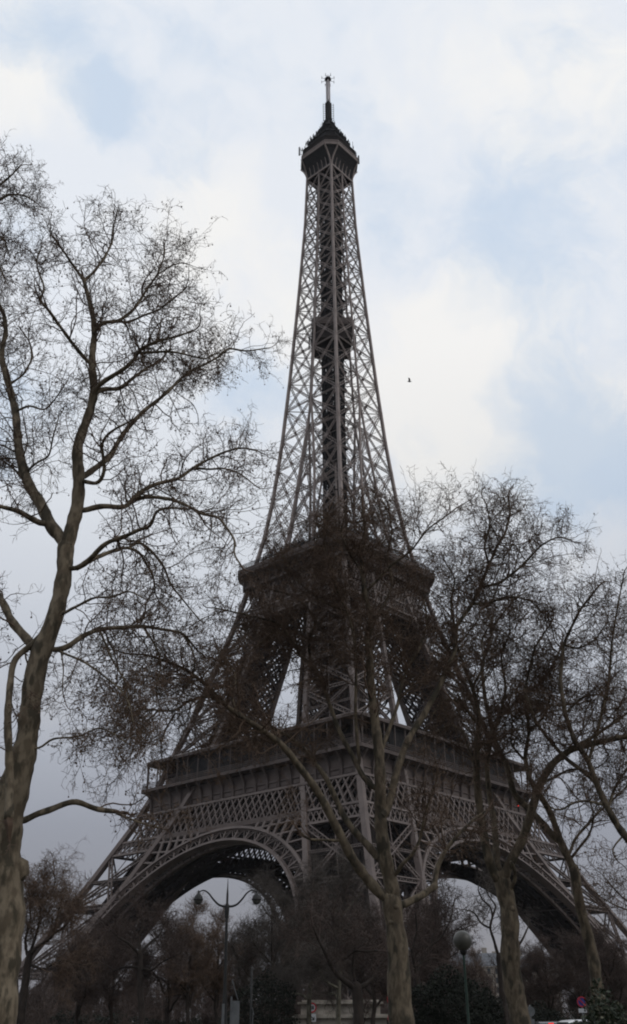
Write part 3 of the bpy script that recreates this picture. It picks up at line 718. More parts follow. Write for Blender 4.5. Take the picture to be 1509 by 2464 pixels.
def traced_tree(name, label, Y, trunk, limbs, seed, k=1.0, bark='bark', tw='twig', reach=1.0, balls=400, group=None, rmin=.0055, cat='tree', wig=.045, knob=None):
    """trunk/limbs follow the tree: each limb = (points, first width, last width, metres it comes nearer or recedes, twig weight, first bare part)"""
    rg = np.random.default_rng(seed)
    base = at(trunk[0][0], trunk[0][1], Y); g = np.array([base[0], base[1], 0.0])
    root = empty(name, tuple(g)); tag(root, label, cat, group)
    P = [at(x, y, Y) for x, y, w in trunk]; R = [w * px_size(x, y, Y) / 2 for x, y, w in trunk]
    if P[0][2] > -.1:
        P = [np.array([P[0][0], P[0][1], -.15]), np.array([P[0][0], P[0][1], min(.35, P[0][2] * .5)])] + P; R = [R[0] * 1.2, R[0] * 1.02] + R
    P.append(P[-1] + (P[-1] - P[-2]) / np.linalg.norm(P[-1] - P[-2]) * R[-1] * .9); R.append(R[-1] * .45)
    X, r = resample(P, R, .12, rg, wig)
    r = r * (1 + .05 * np.sin(np.arange(len(r)) * .9 + seed) + rg.normal(0, .025, len(r)))
    tb = MB(); tb.tubes(X - g, r, 14); burls(tb, X - g, r, rg, 3)
    if knob:
        c = at(knob[0], knob[1], Y) - g; q = knob[2] * px_size(knob[0], knob[1], Y); tb.tubes(np.array([c + [-q, 0, -q * 1.1], c + [-.35 * q, 0, -.8 * q], c + [0, 0, -.2 * q], c + [-.1 * q, 0, .5 * q], c + [-.7 * q, 0, 1.1 * q]]), np.array([.5, .85, 1, .9, .5]) * q, 10)
    tb.build('trunk', M[bark], root, True)
    allv = []; seen = [np.c_[np.array([(x, y) for x, y, w in trunk], float), np.full(len(trunk), float(Y)), [w for x, y, w in trunk]]]
    def dens(a): q = np.linspace(0, len(a) - 1, len(a) * 12); return np.stack([np.interp(q, np.arange(len(a)), a[:, i]) for i in range(4)], 1)
    seen[0] = dens(seen[0])
    for (pts, w0, w1, dY, wt, tmin) in limbs:
        pts = np.array(pts, float); A = np.concatenate(seen); dd = np.hypot(A[:, 0] - pts[0, 0], A[:, 1] - pts[0, 1]); j = int(np.argmin(dd - A[:, 3] * .35))
        Y0 = float(A[j, 2]) if dd[j] < 60 else Y
        if dd[j] < 60 and dd[j] > 1: pts = np.concatenate([A[j:j + 1, :2], pts])      # each limb starts inside the wood it grows from
        s = np.r_[0, np.cumsum(np.linalg.norm(np.diff(pts, axis=0), axis=1))]; s /= s[-1]; wv = w0 + (w1 - w0) * s
        seen.append(dens(np.c_[pts, Y0 + dY * s, wv]))
        P = [at(x, y, Y0 + dY * q) for (x, y), q in zip(pts, s)]; R = [w * px_size(x, y, Y0) / 2 for (x, y), w in zip(pts, wv)]
        X, r = resample(P, R, .10, rg, wig * 1.3)
        r = r * (1 + .06 * np.sin(np.arange(len(r)) * 1.1 + w0) + rg.normal(0, .03, len(r)))
        lb = MB(); lb.tubes(X - g, r, 8); burls(lb, X - g, r, rg, 2); lb.build('limb', M[bark], root, True)
        if wt > 0: allv.append((X - g, r, wt, tmin))
    cr = MB(); twigs(cr, allv, rg, k, reach, rmin, balls=balls)
    cr.build('crown', M[tw], root)
    return root
def burls(mb, X, r, rg, n):
    for _ in range(n):
        i = rg.integers(len(X) // 6, len(X) - 2); a = rg.uniform(0, 6.28); d = np.array([math.cos(a), math.sin(a), .1])
        c = X[i] + d * r[i] * .8; s = r[i] * rg.uniform(.25, .42)
        mb.tubes(np.array([c - d * s, c - d * s * .3, c + d * s * .5, c + d * s * .9]), np.array([s, s * 1.25, s, s * .35]), 8)

traced_tree('plane_tree', 'tall bare plane tree with mottled trunk rising nearest on the left of the tower', 22,
    [(2, 2440, 90), (5, 2300, 88), (8, 2150, 92), (12, 2050, 88), (22, 1930, 84), (48, 1829, 62), (66, 1760, 52), (80, 1680, 50), (97, 1578, 50), (115, 1530, 44), (132, 1477, 40), (158, 1377, 38), (163, 1301, 40)],
    [([(163, 1310), (176, 1262), (186, 1226), (192, 1150), (193, 1075), (200, 1045), (212, 1000), (222, 951), (222, 900), (222, 860), (224, 800), (216, 750), (211, 725), (204, 675)], 36, 9, -.3, .5, .45),
     ([(204, 678), (190, 655), (178, 640), (160, 612), (140, 585), (128, 570)], 8, 4, -.5, 1.6, .1),
     ([(204, 676), (214, 664), (224, 660), (251, 622), (266, 590), (272, 579), (274, 549), (282, 514)], 8, 3, .6, 1.3, .1),
     ([(165, 1315), (140, 1285), (121, 1266), (96, 1221), (70, 1180), (58, 1140), (48, 1090), (43, 1027), (38, 987), (20, 926), (5, 871), (8, 841), (20, 800), (13, 755), (-5, 730)], 32, 10, 1.2, .7, .3),
     ([(106, 1262), (88, 1262), (70, 1251), (40, 1231), (0, 1221), (-40, 1200)], 16, 8, -1.5, .6, .1),
     ([(220, 965), (230, 945), (246, 931), (264, 933), (282, 934), (312, 914), (352, 889), (385, 870), (397, 856)], 13, 5, 1.4, .9, .15),
     ([(220, 962), (226, 945), (241, 926), (272, 909), (300, 892), (322, 871), (330, 852), (336, 838), (360, 828), (382, 818), (428, 808), (462, 795)], 13, 4, -1.6, 1.2, .25),
     ([(330, 850), (352, 846), (402, 846), (428, 850), (453, 856), (498, 866), (520, 850)], 7, 3, -.8, 1.5, .15),
     ([(199, 1150), (225, 1130), (254, 1100), (285, 1062), (312, 1032), (352, 981), (385, 955), (412, 934), (453, 896), (503, 871), (533, 853)], 16, 5, 2.4, 1.1, .25),
     ([(533, 853), (550, 838), (590, 845), (625, 838), (650, 835)], 6, 2.5, .6, .9, .1),
     ([(203, 1158), (222, 1162), (241, 1165), (252, 1146), (257, 1125), (250, 1095), (245, 1060), (270, 1035), (300, 1020)], 11, 5, -1.2, 1.0, .3),
     ([(224, 805), (234, 788), (251, 775), (287, 773), (322, 745), (352, 695), (382, 660), (397, 619), (395, 589)], 10, 4, 1.0, 1.0, .15),
     ([(287, 773), (310, 778), (345, 760), (385, 745), (420, 715), (445, 695)], 6, 3, -1.2, 1.4, .1),
     ([(382, 660), (410, 640), (440, 630), (465, 640)], 4, 2, .4, .9, .1),
     ([(218, 878), (206, 862), (191, 846), (166, 815), (150, 792), (136, 775), (116, 745), (101, 730)], 10, 6, -1.2, .8, .2),
     ([(101, 730), (92, 722), (103, 705), (108, 690), (92, 655), (85, 625), (95, 605)], 6, 3, -.4, 1.5, .1),
     ([(199, 1231), (225, 1222), (251, 1218), (285, 1221), (302, 1221), (320, 1202), (332, 1186), (372, 1165), (428, 1153), (463, 1125), (503, 1105), (543, 1088), (583, 1077), (620, 1085)], 15, 4, 1.8, 1.0, .2),
     ([(320, 1202), (345, 1196), (372, 1195), (412, 1201), (453, 1218), (488, 1238), (528, 1243), (548, 1271), (568, 1301), (561, 1331), (578, 1357)], 10, 4, -1.6, .7, .15),
     ([(463, 1125), (500, 1130), (540, 1125), (580, 1140), (610, 1165)], 6, 3, -.8, 1.2, .1),
     ([(184, 1367), (216, 1347), (235, 1328), (251, 1311), (302, 1291), (342, 1269), (365, 1267), (372, 1245), (377, 1226), (412, 1221), (440, 1225)], 14, 5, -2.0, .8, .2),
     ([(184, 1369), (221, 1345), (267, 1326), (312, 1314), (342, 1331), (352, 1362), (368, 1380), (372, 1422)], 13, 4, 1.6, .8, .2),
     ([(312, 1314), (335, 1302), (362, 1321), (380, 1340), (397, 1362), (412, 1407), (453, 1457), (480, 1490)], 8, 3, 1.0, 1.0, .1),
     ([(148, 1482), (170, 1468), (191, 1457), (226, 1435), (267, 1437), (310, 1420), (350, 1440)], 8, 3, -1.5, .9, .15),
     ([(128, 1565), (145, 1563), (161, 1560), (201, 1535), (241, 1515), (282, 1508), (342, 1503), (392, 1515), (438, 1523), (470, 1560)], 15, 6, 2.2, 1.2, .25),
     ([(241, 1518), (262, 1578), (282, 1608), (302, 1638), (312, 1679), (305, 1720)], 6, 3, -.8, 1.5, .1),
     ([(342, 1505), (375, 1555), (390, 1600), (375, 1650), (385, 1700)], 6, 3, .9, 1.5, .1),
     ([(438, 1523), (470, 1575), (468, 1620), (440, 1665)], 5, 3, .5, 1.6, .05),
     ([(140, 1566), (175, 1580), (201, 1593), (241, 1618), (285, 1650), (310, 1690), (320, 1740)], 6, 3, -1.6, 1.2, .15),
     ([(146, 1566), (155, 1610), (150, 1660), (162, 1700)], 4, 2, -.4, .6, .2),
     ([(90, 1545), (75, 1553), (55, 1523), (35, 1497), (18, 1462), (-10, 1430), (-60, 1380)], 24, 16, 1.6, .6, .1),
     ([(120, 1508), (95, 1530), (75, 1552), (52, 1568), (38, 1578), (30, 1603), (27, 1679), (20, 1760), (16, 1840), (16, 1900), (22, 1965)], 13, 22, -.9, .25, .1),
     ([(62, 1976), (85, 1956), (121, 1946), (151, 1931), (184, 1921), (206, 1934), (236, 1946), (270, 1950)], 17, 12, .8, .05, .6),
     ([(268, 1951), (290, 1958), (312, 1969), (330, 1975), (352, 1984), (385, 1990)], 6, 3, .3, 1.3, .1),
     ([(93, 1803), (121, 1775), (166, 1775), (201, 1770), (236, 1748), (275, 1765), (310, 1790)], 6, 3, -.8, .8, .1),
     ([(38, 990), (70, 975), (110, 990), (135, 960), (150, 935)], 6, 3, -1.0, .9, .1),
     ([(20, 926), (60, 900), (80, 860), (70, 820), (50, 790)], 6, 3, .8, 1.0, .1),
     ([(58, 1140), (90, 1110), (120, 1100), (128, 1050), (140, 1010)], 6, 3, -.8, 1.1, .1),
     ([(96, 1221), (60, 1150), (20, 1120), (-20, 1090)], 7, 4, .8, 1.2, .1)],
    11, 1.45, reach=1.1, balls=2600, knob=(52, 2092, 21))
traced_tree('plane_tree', 'plane tree outside the left edge showing only its top twigs in the frame', 27,
    [(-230, 2440, 70), (-225, 2000, 60), (-210, 1500, 50), (-190, 1000, 36), (-150, 760, 26)],
    [([(-150, 760), (-110, 620), (-60, 520), (0, 481), (20, 466), (60, 468), (85, 486)], 20, 3, .8, 1.0, .4),
     ([(-60, 520), (-40, 460), (0, 445), (30, 420), (48, 400)], 10, 3, -.8, 1.2, .3),
     ([(-110, 620), (-60, 590), (-20, 560), (10, 570), (22, 610)], 10, 3, .6, 1.2, .4),
     ([(-110, 630), (-70, 660), (-30, 650), (0, 640), (15, 680)], 10, 3, -.6, 1.0, .5)], 12, 1.8, reach=1.1, balls=500)
traced_tree('plane_tree', 'bare plane tree standing in front of the near leg, forking low into many upright limbs', 27,
    [(968, 2445, 60), (962, 2380, 58), (957, 2311, 54), (952, 2235, 44), (950, 2190, 48), (948, 2160, 44)],
    [([(948, 2165), (940, 2120), (931, 2090), (923, 2009), (916, 1934), (910, 1858), (905, 1783), (903, 1707), (896, 1640), (891, 1578), (880, 1535), (890, 1490), (876, 1427), (871, 1352), (880, 1280), (872, 1225)], 36, 6, -.6, .8, .4),
     ([(946, 2170), (915, 2150), (870, 2095), (840, 2056), (820, 2021), (800, 1983), (777, 1928), (752, 1878), (722, 1835), (694, 1800), (664, 1777), (629, 1758), (578, 1729), (543, 1704), (518, 1674), (503, 1653), (463, 1618), (428, 1598), (352, 1573), (312, 1573)], 26, 4, -2.5, .9, .5),
     ([(528, 1690), (505, 1672), (483, 1679), (448, 1689), (423, 1714), (382, 1709), (342, 1704), (310, 1720)], 8, 3, -1.0, 1.6, .1),
     ([(423, 1714), (400, 1750), (385, 1790), (390, 1820)], 5, 3, .5, 1.4, .1),
     ([(382, 1709), (345, 1740), (330, 1780), (315, 1815)], 5, 3, -.5, 1.4, .1),
     ([(578, 1729), (560, 1680), (570, 1630), (545, 1590), (520, 1560)], 7, 3, 1.0, 1.2, .1),
     ([(930, 2080), (910, 2066), (878, 2026), (850, 1996), (827, 1963), (805, 1915), (787, 1875), (765, 1843), (737, 1805), (709, 1780), (677, 1760), (640, 1745), (600, 1745), (560, 1760)], 20, 4, 1.4, .8, .5),
     ([(820, 2021), (790, 2018), (739, 2021), (725, 2005)], 7, 5, -.6, .2, .5),
     ([(905, 1900), (870, 1863), (850, 1825), (827, 1785), (805, 1722), (785, 1674), (775, 1644), (750, 1598), (729, 1583), (704, 1543), (669, 1497), (604, 1482), (513, 1462)], 14, 4, 1.8, 1.1, .35),
     ([(750, 1598), (740, 1540), (760, 1500), (740, 1460), (700, 1430), (660, 1420)], 7, 3, -1.2, 1.2, .1),
     ([(669, 1497), (640, 1540), (610, 1560), (580, 1600), (575, 1640)], 6, 3, 1.0, 1.4, .1),
     ([(867, 1840), (861, 1790), (858, 1700), (856, 1628), (851, 1528), (835, 1470), (810, 1420), (790, 1360), (780, 1300), (790, 1240)], 9, 3, -1.4, 1.0, .3),
     ([(835, 1470), (780, 1450), (745, 1425), (700, 1380), (680, 1330)], 6, 3, 1.0, 1.2, .1),
     ([(908, 1830), (920, 1800), (941, 1744), (958, 1694), (966, 1644), (981, 1603), (1011, 1558), (1030, 1500), (1020, 1440)], 11, 4, 1.6, 1.0, .3),
     ([(876, 1427), (905, 1400), (940, 1360), (991, 1326), (1032, 1271), (1072, 1241), (1098, 1221)], 7, 3, -1.2, .9, .15),
     ([(884, 1510), (920, 1470), (945, 1410), (930, 1340), (945, 1280), (935, 1220)], 7, 3, 1.2, 1.2, .15),
     ([(871, 1380), (840, 1330), (820, 1280), (835, 1220)], 6, 3, -.8, 1.2, .1),
     ([(928, 1960), (938, 1925), (953, 1870), (978, 1795), (1016, 1719), (1036, 1677), (1052, 1653), (1077, 1613), (1097, 1575), (1098, 1502), (1137, 1452), (1152, 1417), (1177, 1357), (1198, 1311), (1215, 1290), (1228, 1240), (1222, 1195)], 20, 4, 2.4, .9, .35),
     ([(1160, 1412), (1203, 1402), (1253, 1362), (1303, 1311), (1345, 1290), (1375, 1300)], 8, 3, -1.2, 1.2, .1),
     ([(1137, 1452), (1170, 1450), (1203, 1440), (1240, 1436), (1283, 1447), (1310, 1480)], 8, 3, 1.4, 1.2, .1),
     ([(1177, 1357), (1165, 1310), (1180, 1260), (1170, 1215)], 6, 3, -.8, 1.4, .1),
     ([(1097, 1520), (1085, 1450), (1095, 1390), (1070, 1350)], 7, 3, .8, 1.4, .1),
     ([(952, 2180), (971, 2172), (1011, 2155), (1047, 2128)], 18, 16, .6, 0, .5),
     ([(1046, 2130), (1050, 2105), (1057, 2079), (1077, 2039), (1102, 2009), (1142, 1969), (1170, 1950)], 14, 4, .4, .6, .3),
     ([(951, 2110), (965, 2080), (991, 2059), (1011, 2019), (1022, 1959), (1032, 1924), (1050, 1880)], 10, 4, -1.0, .7, .3)],
    13, 2.05, bark='bark_brown', reach=1.22, balls=2600)
traced_tree('plane_tree', 'bare plane tree whose trunk splits into three big limbs before the right arch', 31,
    [(1247, 2445, 50), (1240, 2390, 48), (1233, 2311, 46), (1225, 2210, 43), (1212, 2150, 42), (1206, 2115, 40)],
    [([(1206, 2125), (1185, 2095), (1170, 2050), (1162, 2009), (1154, 1934), (1152, 1858), (1148, 1783), (1147, 1720), (1137, 1653), (1112, 1578), (1090, 1530)], 24, 6, -1.0, 1.0, .4),
     ([(1206, 2115), (1196, 2080), (1188, 2009), (1179, 1909), (1173, 1833), (1182, 1775), (1203, 1724), (1253, 1679), (1293, 1648), (1328, 1603), (1350, 1560)], 18, 5, 1.8, 1.2, .4),
     ([(1210, 2120), (1225, 2080), (1253, 2029), (1278, 1949), (1303, 1884), (1333, 1833), (1379, 1798), (1444, 1783), (1509, 1770), (1570, 1750)], 25, 10, -1.5, .6, .5),
     ([(1379, 1798), (1405, 1785), (1429, 1773), (1474, 1743), (1509, 1715), (1550, 1680)], 10, 5, 1.0, 1.0, .2),
     ([(1222, 2145), (1240, 2110), (1238, 2085), (1230, 2070)], 11, 7, -.6, 0, .5),
     ([(1147, 1740), (1120, 1700), (1085, 1680), (1060, 1690), (1040, 1720)], 7, 3, -1.0, 1.3, .1),
     ([(1152, 1860), (1125, 1800), (1112, 1758), (1085, 1740), (1050, 1760)], 8, 4, 1.4, 1.1, .2),
     ([(1203, 1724), (1215, 1650), (1205, 1580), (1230, 1520), (1225, 1470)], 8, 3, -1.0, 1.3, .15),
     ([(1253, 1679), (1300, 1690), (1345, 1700), (1390, 1690)], 7, 3, 1.2, 1.3, .1),
     ([(1303, 1884), (1335, 1868), (1370, 1850), (1410, 1855), (1450, 1880)], 7, 3, .8, 1.0, .15),
     ([(1137, 1653), (1165, 1600), (1160, 1540), (1185, 1490)], 7, 3, 1.0, 1.3, .1)],
    14, 1.6, bark='bark_brown', reach=1.22, balls=1700)
traced_tree('plane_tree', 'slender leaning plane tree at far right with its trunk bending left above the parking sign', 33,
    [(1449, 2440, 34), (1444, 2400, 32), (1434, 2336, 29), (1414, 2261, 27), (1399, 2185, 24), (1379, 2085, 24)],
    [([(1380, 2090), (1359, 2040), (1341, 2004), (1318, 1951), (1299, 1912), (1275, 1870), (1262, 1820), (1275, 1760), (1265, 1700)], 20, 6, -.8, .8, .4),
     ([(1350, 2025), (1328, 2008), (1302, 1974), (1262, 1935), (1239, 1912), (1222, 1850), (1190, 1790), (1170, 1690), (1160, 1600), (1190, 1500), (1240, 1440)], 19, 4, 1.6, .9, .35),
     ([(1372, 2055), (1380, 2030), (1391, 2010), (1424, 1971), (1440, 1951), (1463, 1935), (1500, 1900)], 8, 4, .8, .7, .3),
     ([(1374, 2066), (1395, 2035), (1418, 2008), (1428, 1975), (1426, 1950)], 7, 4, -.6, .4, .4),
     ([(1262, 1830), (1230, 1790), (1235, 1730), (1215, 1680)], 7, 3, .8, 1.3, .1),
     ([(1275, 1760), (1310, 1720), (1330, 1660), (1320, 1600)], 7, 3, -.8, 1.3, .1)],
    15, 1.6, bark='bark_brown', reach=1.22, balls=800)
traced_tree('plane_tree', 'plane tree beyond the right edge with dark limbs slanting up leftwards across the sky', 30,
    [(1650, 2440, 50), (1640, 2300, 46), (1610, 2180, 38), (1560, 2080, 30)],
    [([(1562, 2085), (1509, 2020), (1483, 1987), (1453, 1935), (1430, 1879), (1417, 1829), (1391, 1793), (1374, 1747), (1361, 1714), (1345, 1640), (1355, 1550), (1395, 1470), (1440, 1410)], 20, 4, -.8, .9, .3),
     ([(1430, 1879), (1412, 1862), (1391, 1846), (1361, 1823), (1325, 1783), (1292, 1740), (1265, 1660), (1285, 1560), (1330, 1490)], 11, 4, 1.2, 1.0, .2),
     ([(1417, 1829), (1445, 1740), (1462, 1650), (1470, 1560), (1488, 1450), (1500, 1380)], 9, 3, -1.0, 1.2, .2),
     ([(1453, 1935), (1410, 1925), (1380, 1930), (1350, 1950), (1325, 1945), (1310, 1920)], 7, 3, -1.2, 1.3, .15),
     ([(1463, 1945), (1480, 1900), (1509, 1850), (1540, 1800)], 8, 4, 1.0, 1.0, .1),
     ([(1355, 1550), (1390, 1560), (1430, 1540), (1460, 1500)], 6, 3, .8, 1.3, .1),
     ([(1361, 1714), (1400, 1680), (1440, 1670), (1490, 1690)], 6, 3, 1.0, 1.3, .1),
     ([(1500, 2010), (1480, 2030), (1470, 2050), (1490, 2075)], 5, 3, -.6, .8, .2),
     ([(1610, 2200), (1560, 2190), (1509, 2170), (1480, 2140), (1455, 2110)], 8, 2.5, .6, .8, .4),
     ([(1600, 2210), (1550, 2200), (1509, 2190), (1475, 2175), (1450, 2160)], 7, 2.5, -.6, .8, .4)],
    16, 1.4, bark='bark_brown', reach=1.22, balls=1300)

# the darker trees of the park behind them that stand clear enough to follow
traced_tree('park_tree', 'dark low forked tree in front of the pale stone monument, spreading two long crooked limbs', 50,
    [(862, 2440, 26), (860, 2405, 24), (858, 2375, 28)],
    [([(858, 2382), (838, 2365), (815, 2350), (795, 2325), (782, 2295), (770, 2270), (755, 2230)], 14, 4, -1.5, .9, .3),
     ([(812, 2350), (822, 2310), (815, 2270), (802, 2230), (775, 2195)], 8, 3, 1.2, .9, .3),
     ([(862, 2380), (880, 2365), (900, 2345), (915, 2320), (935, 2305)], 12, 4, 1.0, .9, .3),
     ([(822, 2310), (840, 2300), (855, 2285), (880, 2290), (910, 2288)], 6, 3, -1.0, 1.0, .2),
     ([(858, 2378), (850, 2320), (858, 2260), (845, 2210)], 8, 3, .6, 1.0, .3)],
    21, .8, 'bark_dark', 'twig_red', 1.7, 0, rmin=.009)
traced_tree('park_tree', 'dark park tree with an arching branch between the two central plane trunks', 55,
    [(1012, 2440, 16), (1008, 2390, 15), (1000, 2340, 14)],
    [([(988, 2345), (1000, 2325), (1020, 2312), (1045, 2305), (1070, 2312), (1100, 2290)], 7, 3, .8, 1.1, .2),
     ([(1000, 2345), (990, 2290), (1005, 2240), (1000, 2195)], 8, 3, -1, 1.1, .2),
     ([(1002, 2345), (1030, 2280), (1050, 2230), (1045, 2180)], 8, 3, 1, 1.1, .2),
     ([(1030, 2280), (1065, 2250), (1085, 2210), (1090, 2180)], 6, 3, .6, 1.1, .1)],
    22, .9, 'bark_dark', 'twig_red', 1.7, 0, rmin=.009)
traced_tree('park_tree', 'contorted dark tree behind the globe lamp with twisted branches against the sky', 58,
    [(1212, 2440, 18), (1208, 2360, 17), (1202, 2300, 15)],
    [([(1202, 2305), (1190, 2265), (1178, 2235), (1186, 2205), (1180, 2180), (1160, 2165), (1150, 2140)], 8, 3, -.8, .9, .3),
     ([(1178, 2232), (1155, 2220), (1140, 2195), (1120, 2190)], 5, 2.5, .8, .9, .3),
     ([(1206, 2310), (1245, 2280), (1258, 2255), (1268, 2235)], 9, 4, .8, .3, .6),
     ([(1186, 2205), (1195, 2180), (1172, 2150), (1165, 2115)], 5, 2.5, .5, .9, .3)],
    23, .8, 'bark_dark', 'twig_grey', 1.5, 0, rmin=.008)
traced_tree('park_tree', 'dark straight park tree left of the double street lamp with branches from mid trunk', 68,
    [(340, 2440, 15), (338, 2360, 14), (337, 2300, 13), (335, 2290, 13)],
    [([(336, 2295), (315, 2275), (285, 2255), (260, 2230)], 8, 3, -1.5, 1.1, .2),
     ([(337, 2295), (360, 2270), (385, 2245), (400, 2215)], 8, 3, 1.5, 1.1, .2),
     ([(336, 2290), (332, 2255), (345, 2225), (340, 2190)], 8, 3, .8, 1.1, .2),
     ([(340, 2330), (365, 2335), (390, 2315), (420, 2300)], 6, 3, -1, 1.0, .2),
     ([(338, 2330), (300, 2325), (275, 2335), (250, 2320)], 6, 3, 1, 1.0, .2)],
    24, .9, 'bark_dark', 'twig_red', 1.9, 0, rmin=.010)
traced_tree('park_tree', 'dark round crowned tree beside the big left plane trunk, behind the tower\'s left foot', 75,
    [(52, 2440, 22), (60, 2370, 19), (68, 2310, 17), (74, 2290, 15)],
    [([(72, 2300), (85, 2260), (98, 2210), (100, 2170), (105, 2130)], 9, 3, .8, 1.2, .2),
     ([(73, 2298), (95, 2275), (125, 2250), (140, 2210), (150, 2160)], 9, 3, -1.6, 1.2, .2),
     ([(125, 2250), (160, 2225), (180, 2190), (190, 2160)], 6, 3, 1, 1.2, .1),
     ([(70, 2310), (60, 2260), (75, 2210), (70, 2170), (80, 2130)], 8, 3, 1.4, 1.2, .2),
     ([(100, 2180), (125, 2150), (135, 2120), (130, 2100)], 5, 2.5, .5, 1.3, .1),
     ([(68, 2320), (110, 2330), (150, 2310), (200, 2320)], 7, 3, -1, .9, .2)],
    25, 1.0, 'bark_dark', 'twig', 2.1, 0, rmin=.0095)

# generic park trees: a few kinds, each copied with its trunk and crown
def park_mesh(name, seed, H, spread, rise, tw, bark, rt, nb=8, k=1.0, r3=.011, fork=.25, shoots=0.0):
    rg = np.random.default_rng(seed)
    zt = np.linspace(0, H * .72, 9); tr = np.stack([np.cumsum(rg.normal(0, .05, 9)) * H * .03, np.cumsum(rg.normal(0, .05, 9)) * H * .03, zt], 1); tr -= tr[0]
    rad = np.interp(zt, (0, .4, H * .72), (rt * 1.35, rt, rt * .3))
    tb = MB(); X, r = resample(tr, rad, .3, rg, .08); tb.tubes(X, r, 9)
    a = rg.uniform(0, 6.28) + np.arange(nb) * 2.4; hz = np.linspace(fork, .70, nb) * H
    st = np.stack([np.interp(hz, zt, tr[:, 0]), np.interp(hz, zt, tr[:, 1]), hz], 1)
    d = np.stack([np.cos(a), np.sin(a), np.full(nb, rise) * rg.uniform(.6, 1.4, nb)], 1)
    ln = H * spread * np.interp(hz / H, (.2, .7), (1.0, .62)) * rg.uniform(.8, 1.2, nb)
    P0, R0 = grow(st, d, ln, rt * np.interp(hz / H, (.2, .7), (.55, .32)), 9, .20, (0, 0, .06), rg, .3)
    tb.tubes(P0, R0, 6)
    cr = MB()
    top = tr[-1:]; Pt, Rt = grow(top, np.array([[0, 0, 1.0]]), np.array([H * .25]), np.array([rt * .28]), 9, .2, (0, 0, .05), rg, .3); cr.tubes(Pt, Rt, 5)
    P0 = np.concatenate([P0, Pt]); R0 = np.concatenate([R0, Rt])
    st, d, t, r_, _ = spawn(P0, R0, int(150 * k), .2, (25, 70), rg); P1, R1 = grow(st, d, H * .14 * rg.uniform(.6, 1.4, len(st)) * (1.1 - .5 * t), np.maximum(r_ * .5, .014), 6, .28, (0, 0, .07 + shoots), rg, .5)
    st, d, t, r_, _ = spawn(P1, R1, int(1750 * k), .1, (25, 70), rg); P2, R2 = grow(st, d, H * .065 * rg.uniform(.5, 1.5, len(st)), np.full(len(st), r3 * 1.15), 4, .32, (0, 0, .05 + shoots), rg, .8)
    st, d, t, r_, _ = spawn(P2, R2, int(7500 * k), .1, (25, 70), rg); P3, R3 = grow(st, d, H * .034 * rg.uniform(.5, 1.5, len(st)), np.full(len(st), r3 * .8), 2, .35, (0, 0, .03 + shoots), rg, .9)
    cr.tubes(P1, R1, 4, False); cr.tubes(P2, R2, 3, False); cr.tubes(P3, R3, 3, False)
    root = empty(name); tb.build('trunk', M[bark], root, True); cr.build('crown', M[tw], root)
    return root
KINDS = [park_mesh('park_tree', 31, 11, .36, 1.0, 'twig_red', 'bark_dark', .20),
         park_mesh('park_tree', 32, 10, .42, .8, 'twig_red', 'bark_dark', .22, 9, 1.1),
         park_mesh('park_tree', 33, 12, .30, 1.5, 'twig', 'bark_dark', .19, 9, 1.0, shoots=.12),
         park_mesh('willow_tree', 34, 16, .34, 1.0, 'twig_grey', 'bark_dark', .24, 10, 1.25, .0095),
         park_mesh('plane_tree', 35, 15, .30, 1.3, 'twig_grey', 'bark_pale', .22, 9, 1.1, .0095)]
used = set()
def plant(kind, x, Y, topy, label, group=None, rz=None, wide=1.0):
    src = KINDS[kind]; H0 = (11, 10, 12, 16, 15)[kind]
    p = at(x, 2400, Y); top = at(x, topy, Y)[2]
    if kind in used:
        o = src.copy(); C.objects.link(o)
        for ch in src.children: c = ch.copy(); C.objects.link(c); c.parent = o
    else: o = src; used.add(kind)
    s = top / (H0 * .98); o.location = (p[0], p[1], -.05); o.scale = (s * wide, s * wide, s)
    o.rotation_euler = (0, 0, rng.uniform(0, 6.28) if rz is None else rz)
    tag(o, label, 'tree', group); return o
G = 'bare trees of the park below the tower'
named = [
 (3, 655, 86, 2100, 'tall greyish arching tree just right of the double street lamp under the left arch'),
 (4, 745, 74, 2075, 'pale barked plane tree before the near leg, left of two standing by the stone monument'),
 (4, 815, 70, 2065, 'pale barked plane tree before the near leg, right of two standing by the stone monument'),
 (2, 452, 80, 2172, 'upright twigged tree whose shoots rise under the hanging left lantern of the street lamp'),
 (2, 520, 92, 2200, 'upright twigged tree directly behind the street lamp post'),
 (1, 405, 84, 2212, 'reddish bare tree left of the street lamp below the left arch foot'),
 (0, 270, 90, 2215, 'reddish bare tree before the left foot of the tower, nearer the arch'),
 (1, 190, 86, 2240, 'reddish bare tree before the left foot of the tower, nearer the big plane trunk'),
 (0, 590, 96, 2215, 'bare tree behind the right arm of the double street lamp'),
 (1, 700, 98, 2190, 'reddish bare tree behind the round red ringed sign'),
 (0, 900, 84, 2170, 'reddish bare tree left of the central plane trunk'),
 (0, 1062, 74, 2168, 'reddish upright bare tree between the central plane trunk and the globe lamp'),
 (1, 985, 92, 2200, 'bare tree directly behind the central plane trunk'),
 (1, 1320, 88, 2255, 'brownish bare tree right of the plane trunk that splits in three'),
 (0, 1395, 96, 2240, 'brownish bare tree behind the round blue and red parking sign'),
 (1, 1475, 84, 2230, 'brownish bare tree in the right corner behind the clipped bush'),
 (0, 1280, 120, 2290, 'small bare tree under the right foot of the tower'),
 (2, 1150, 130, 2290, 'small bare tree right of the globe lamp before the far houses')]
for kd, x, Y, ty, lb in named: plant(kd, x, Y, ty, lb, G, wide=1.1)
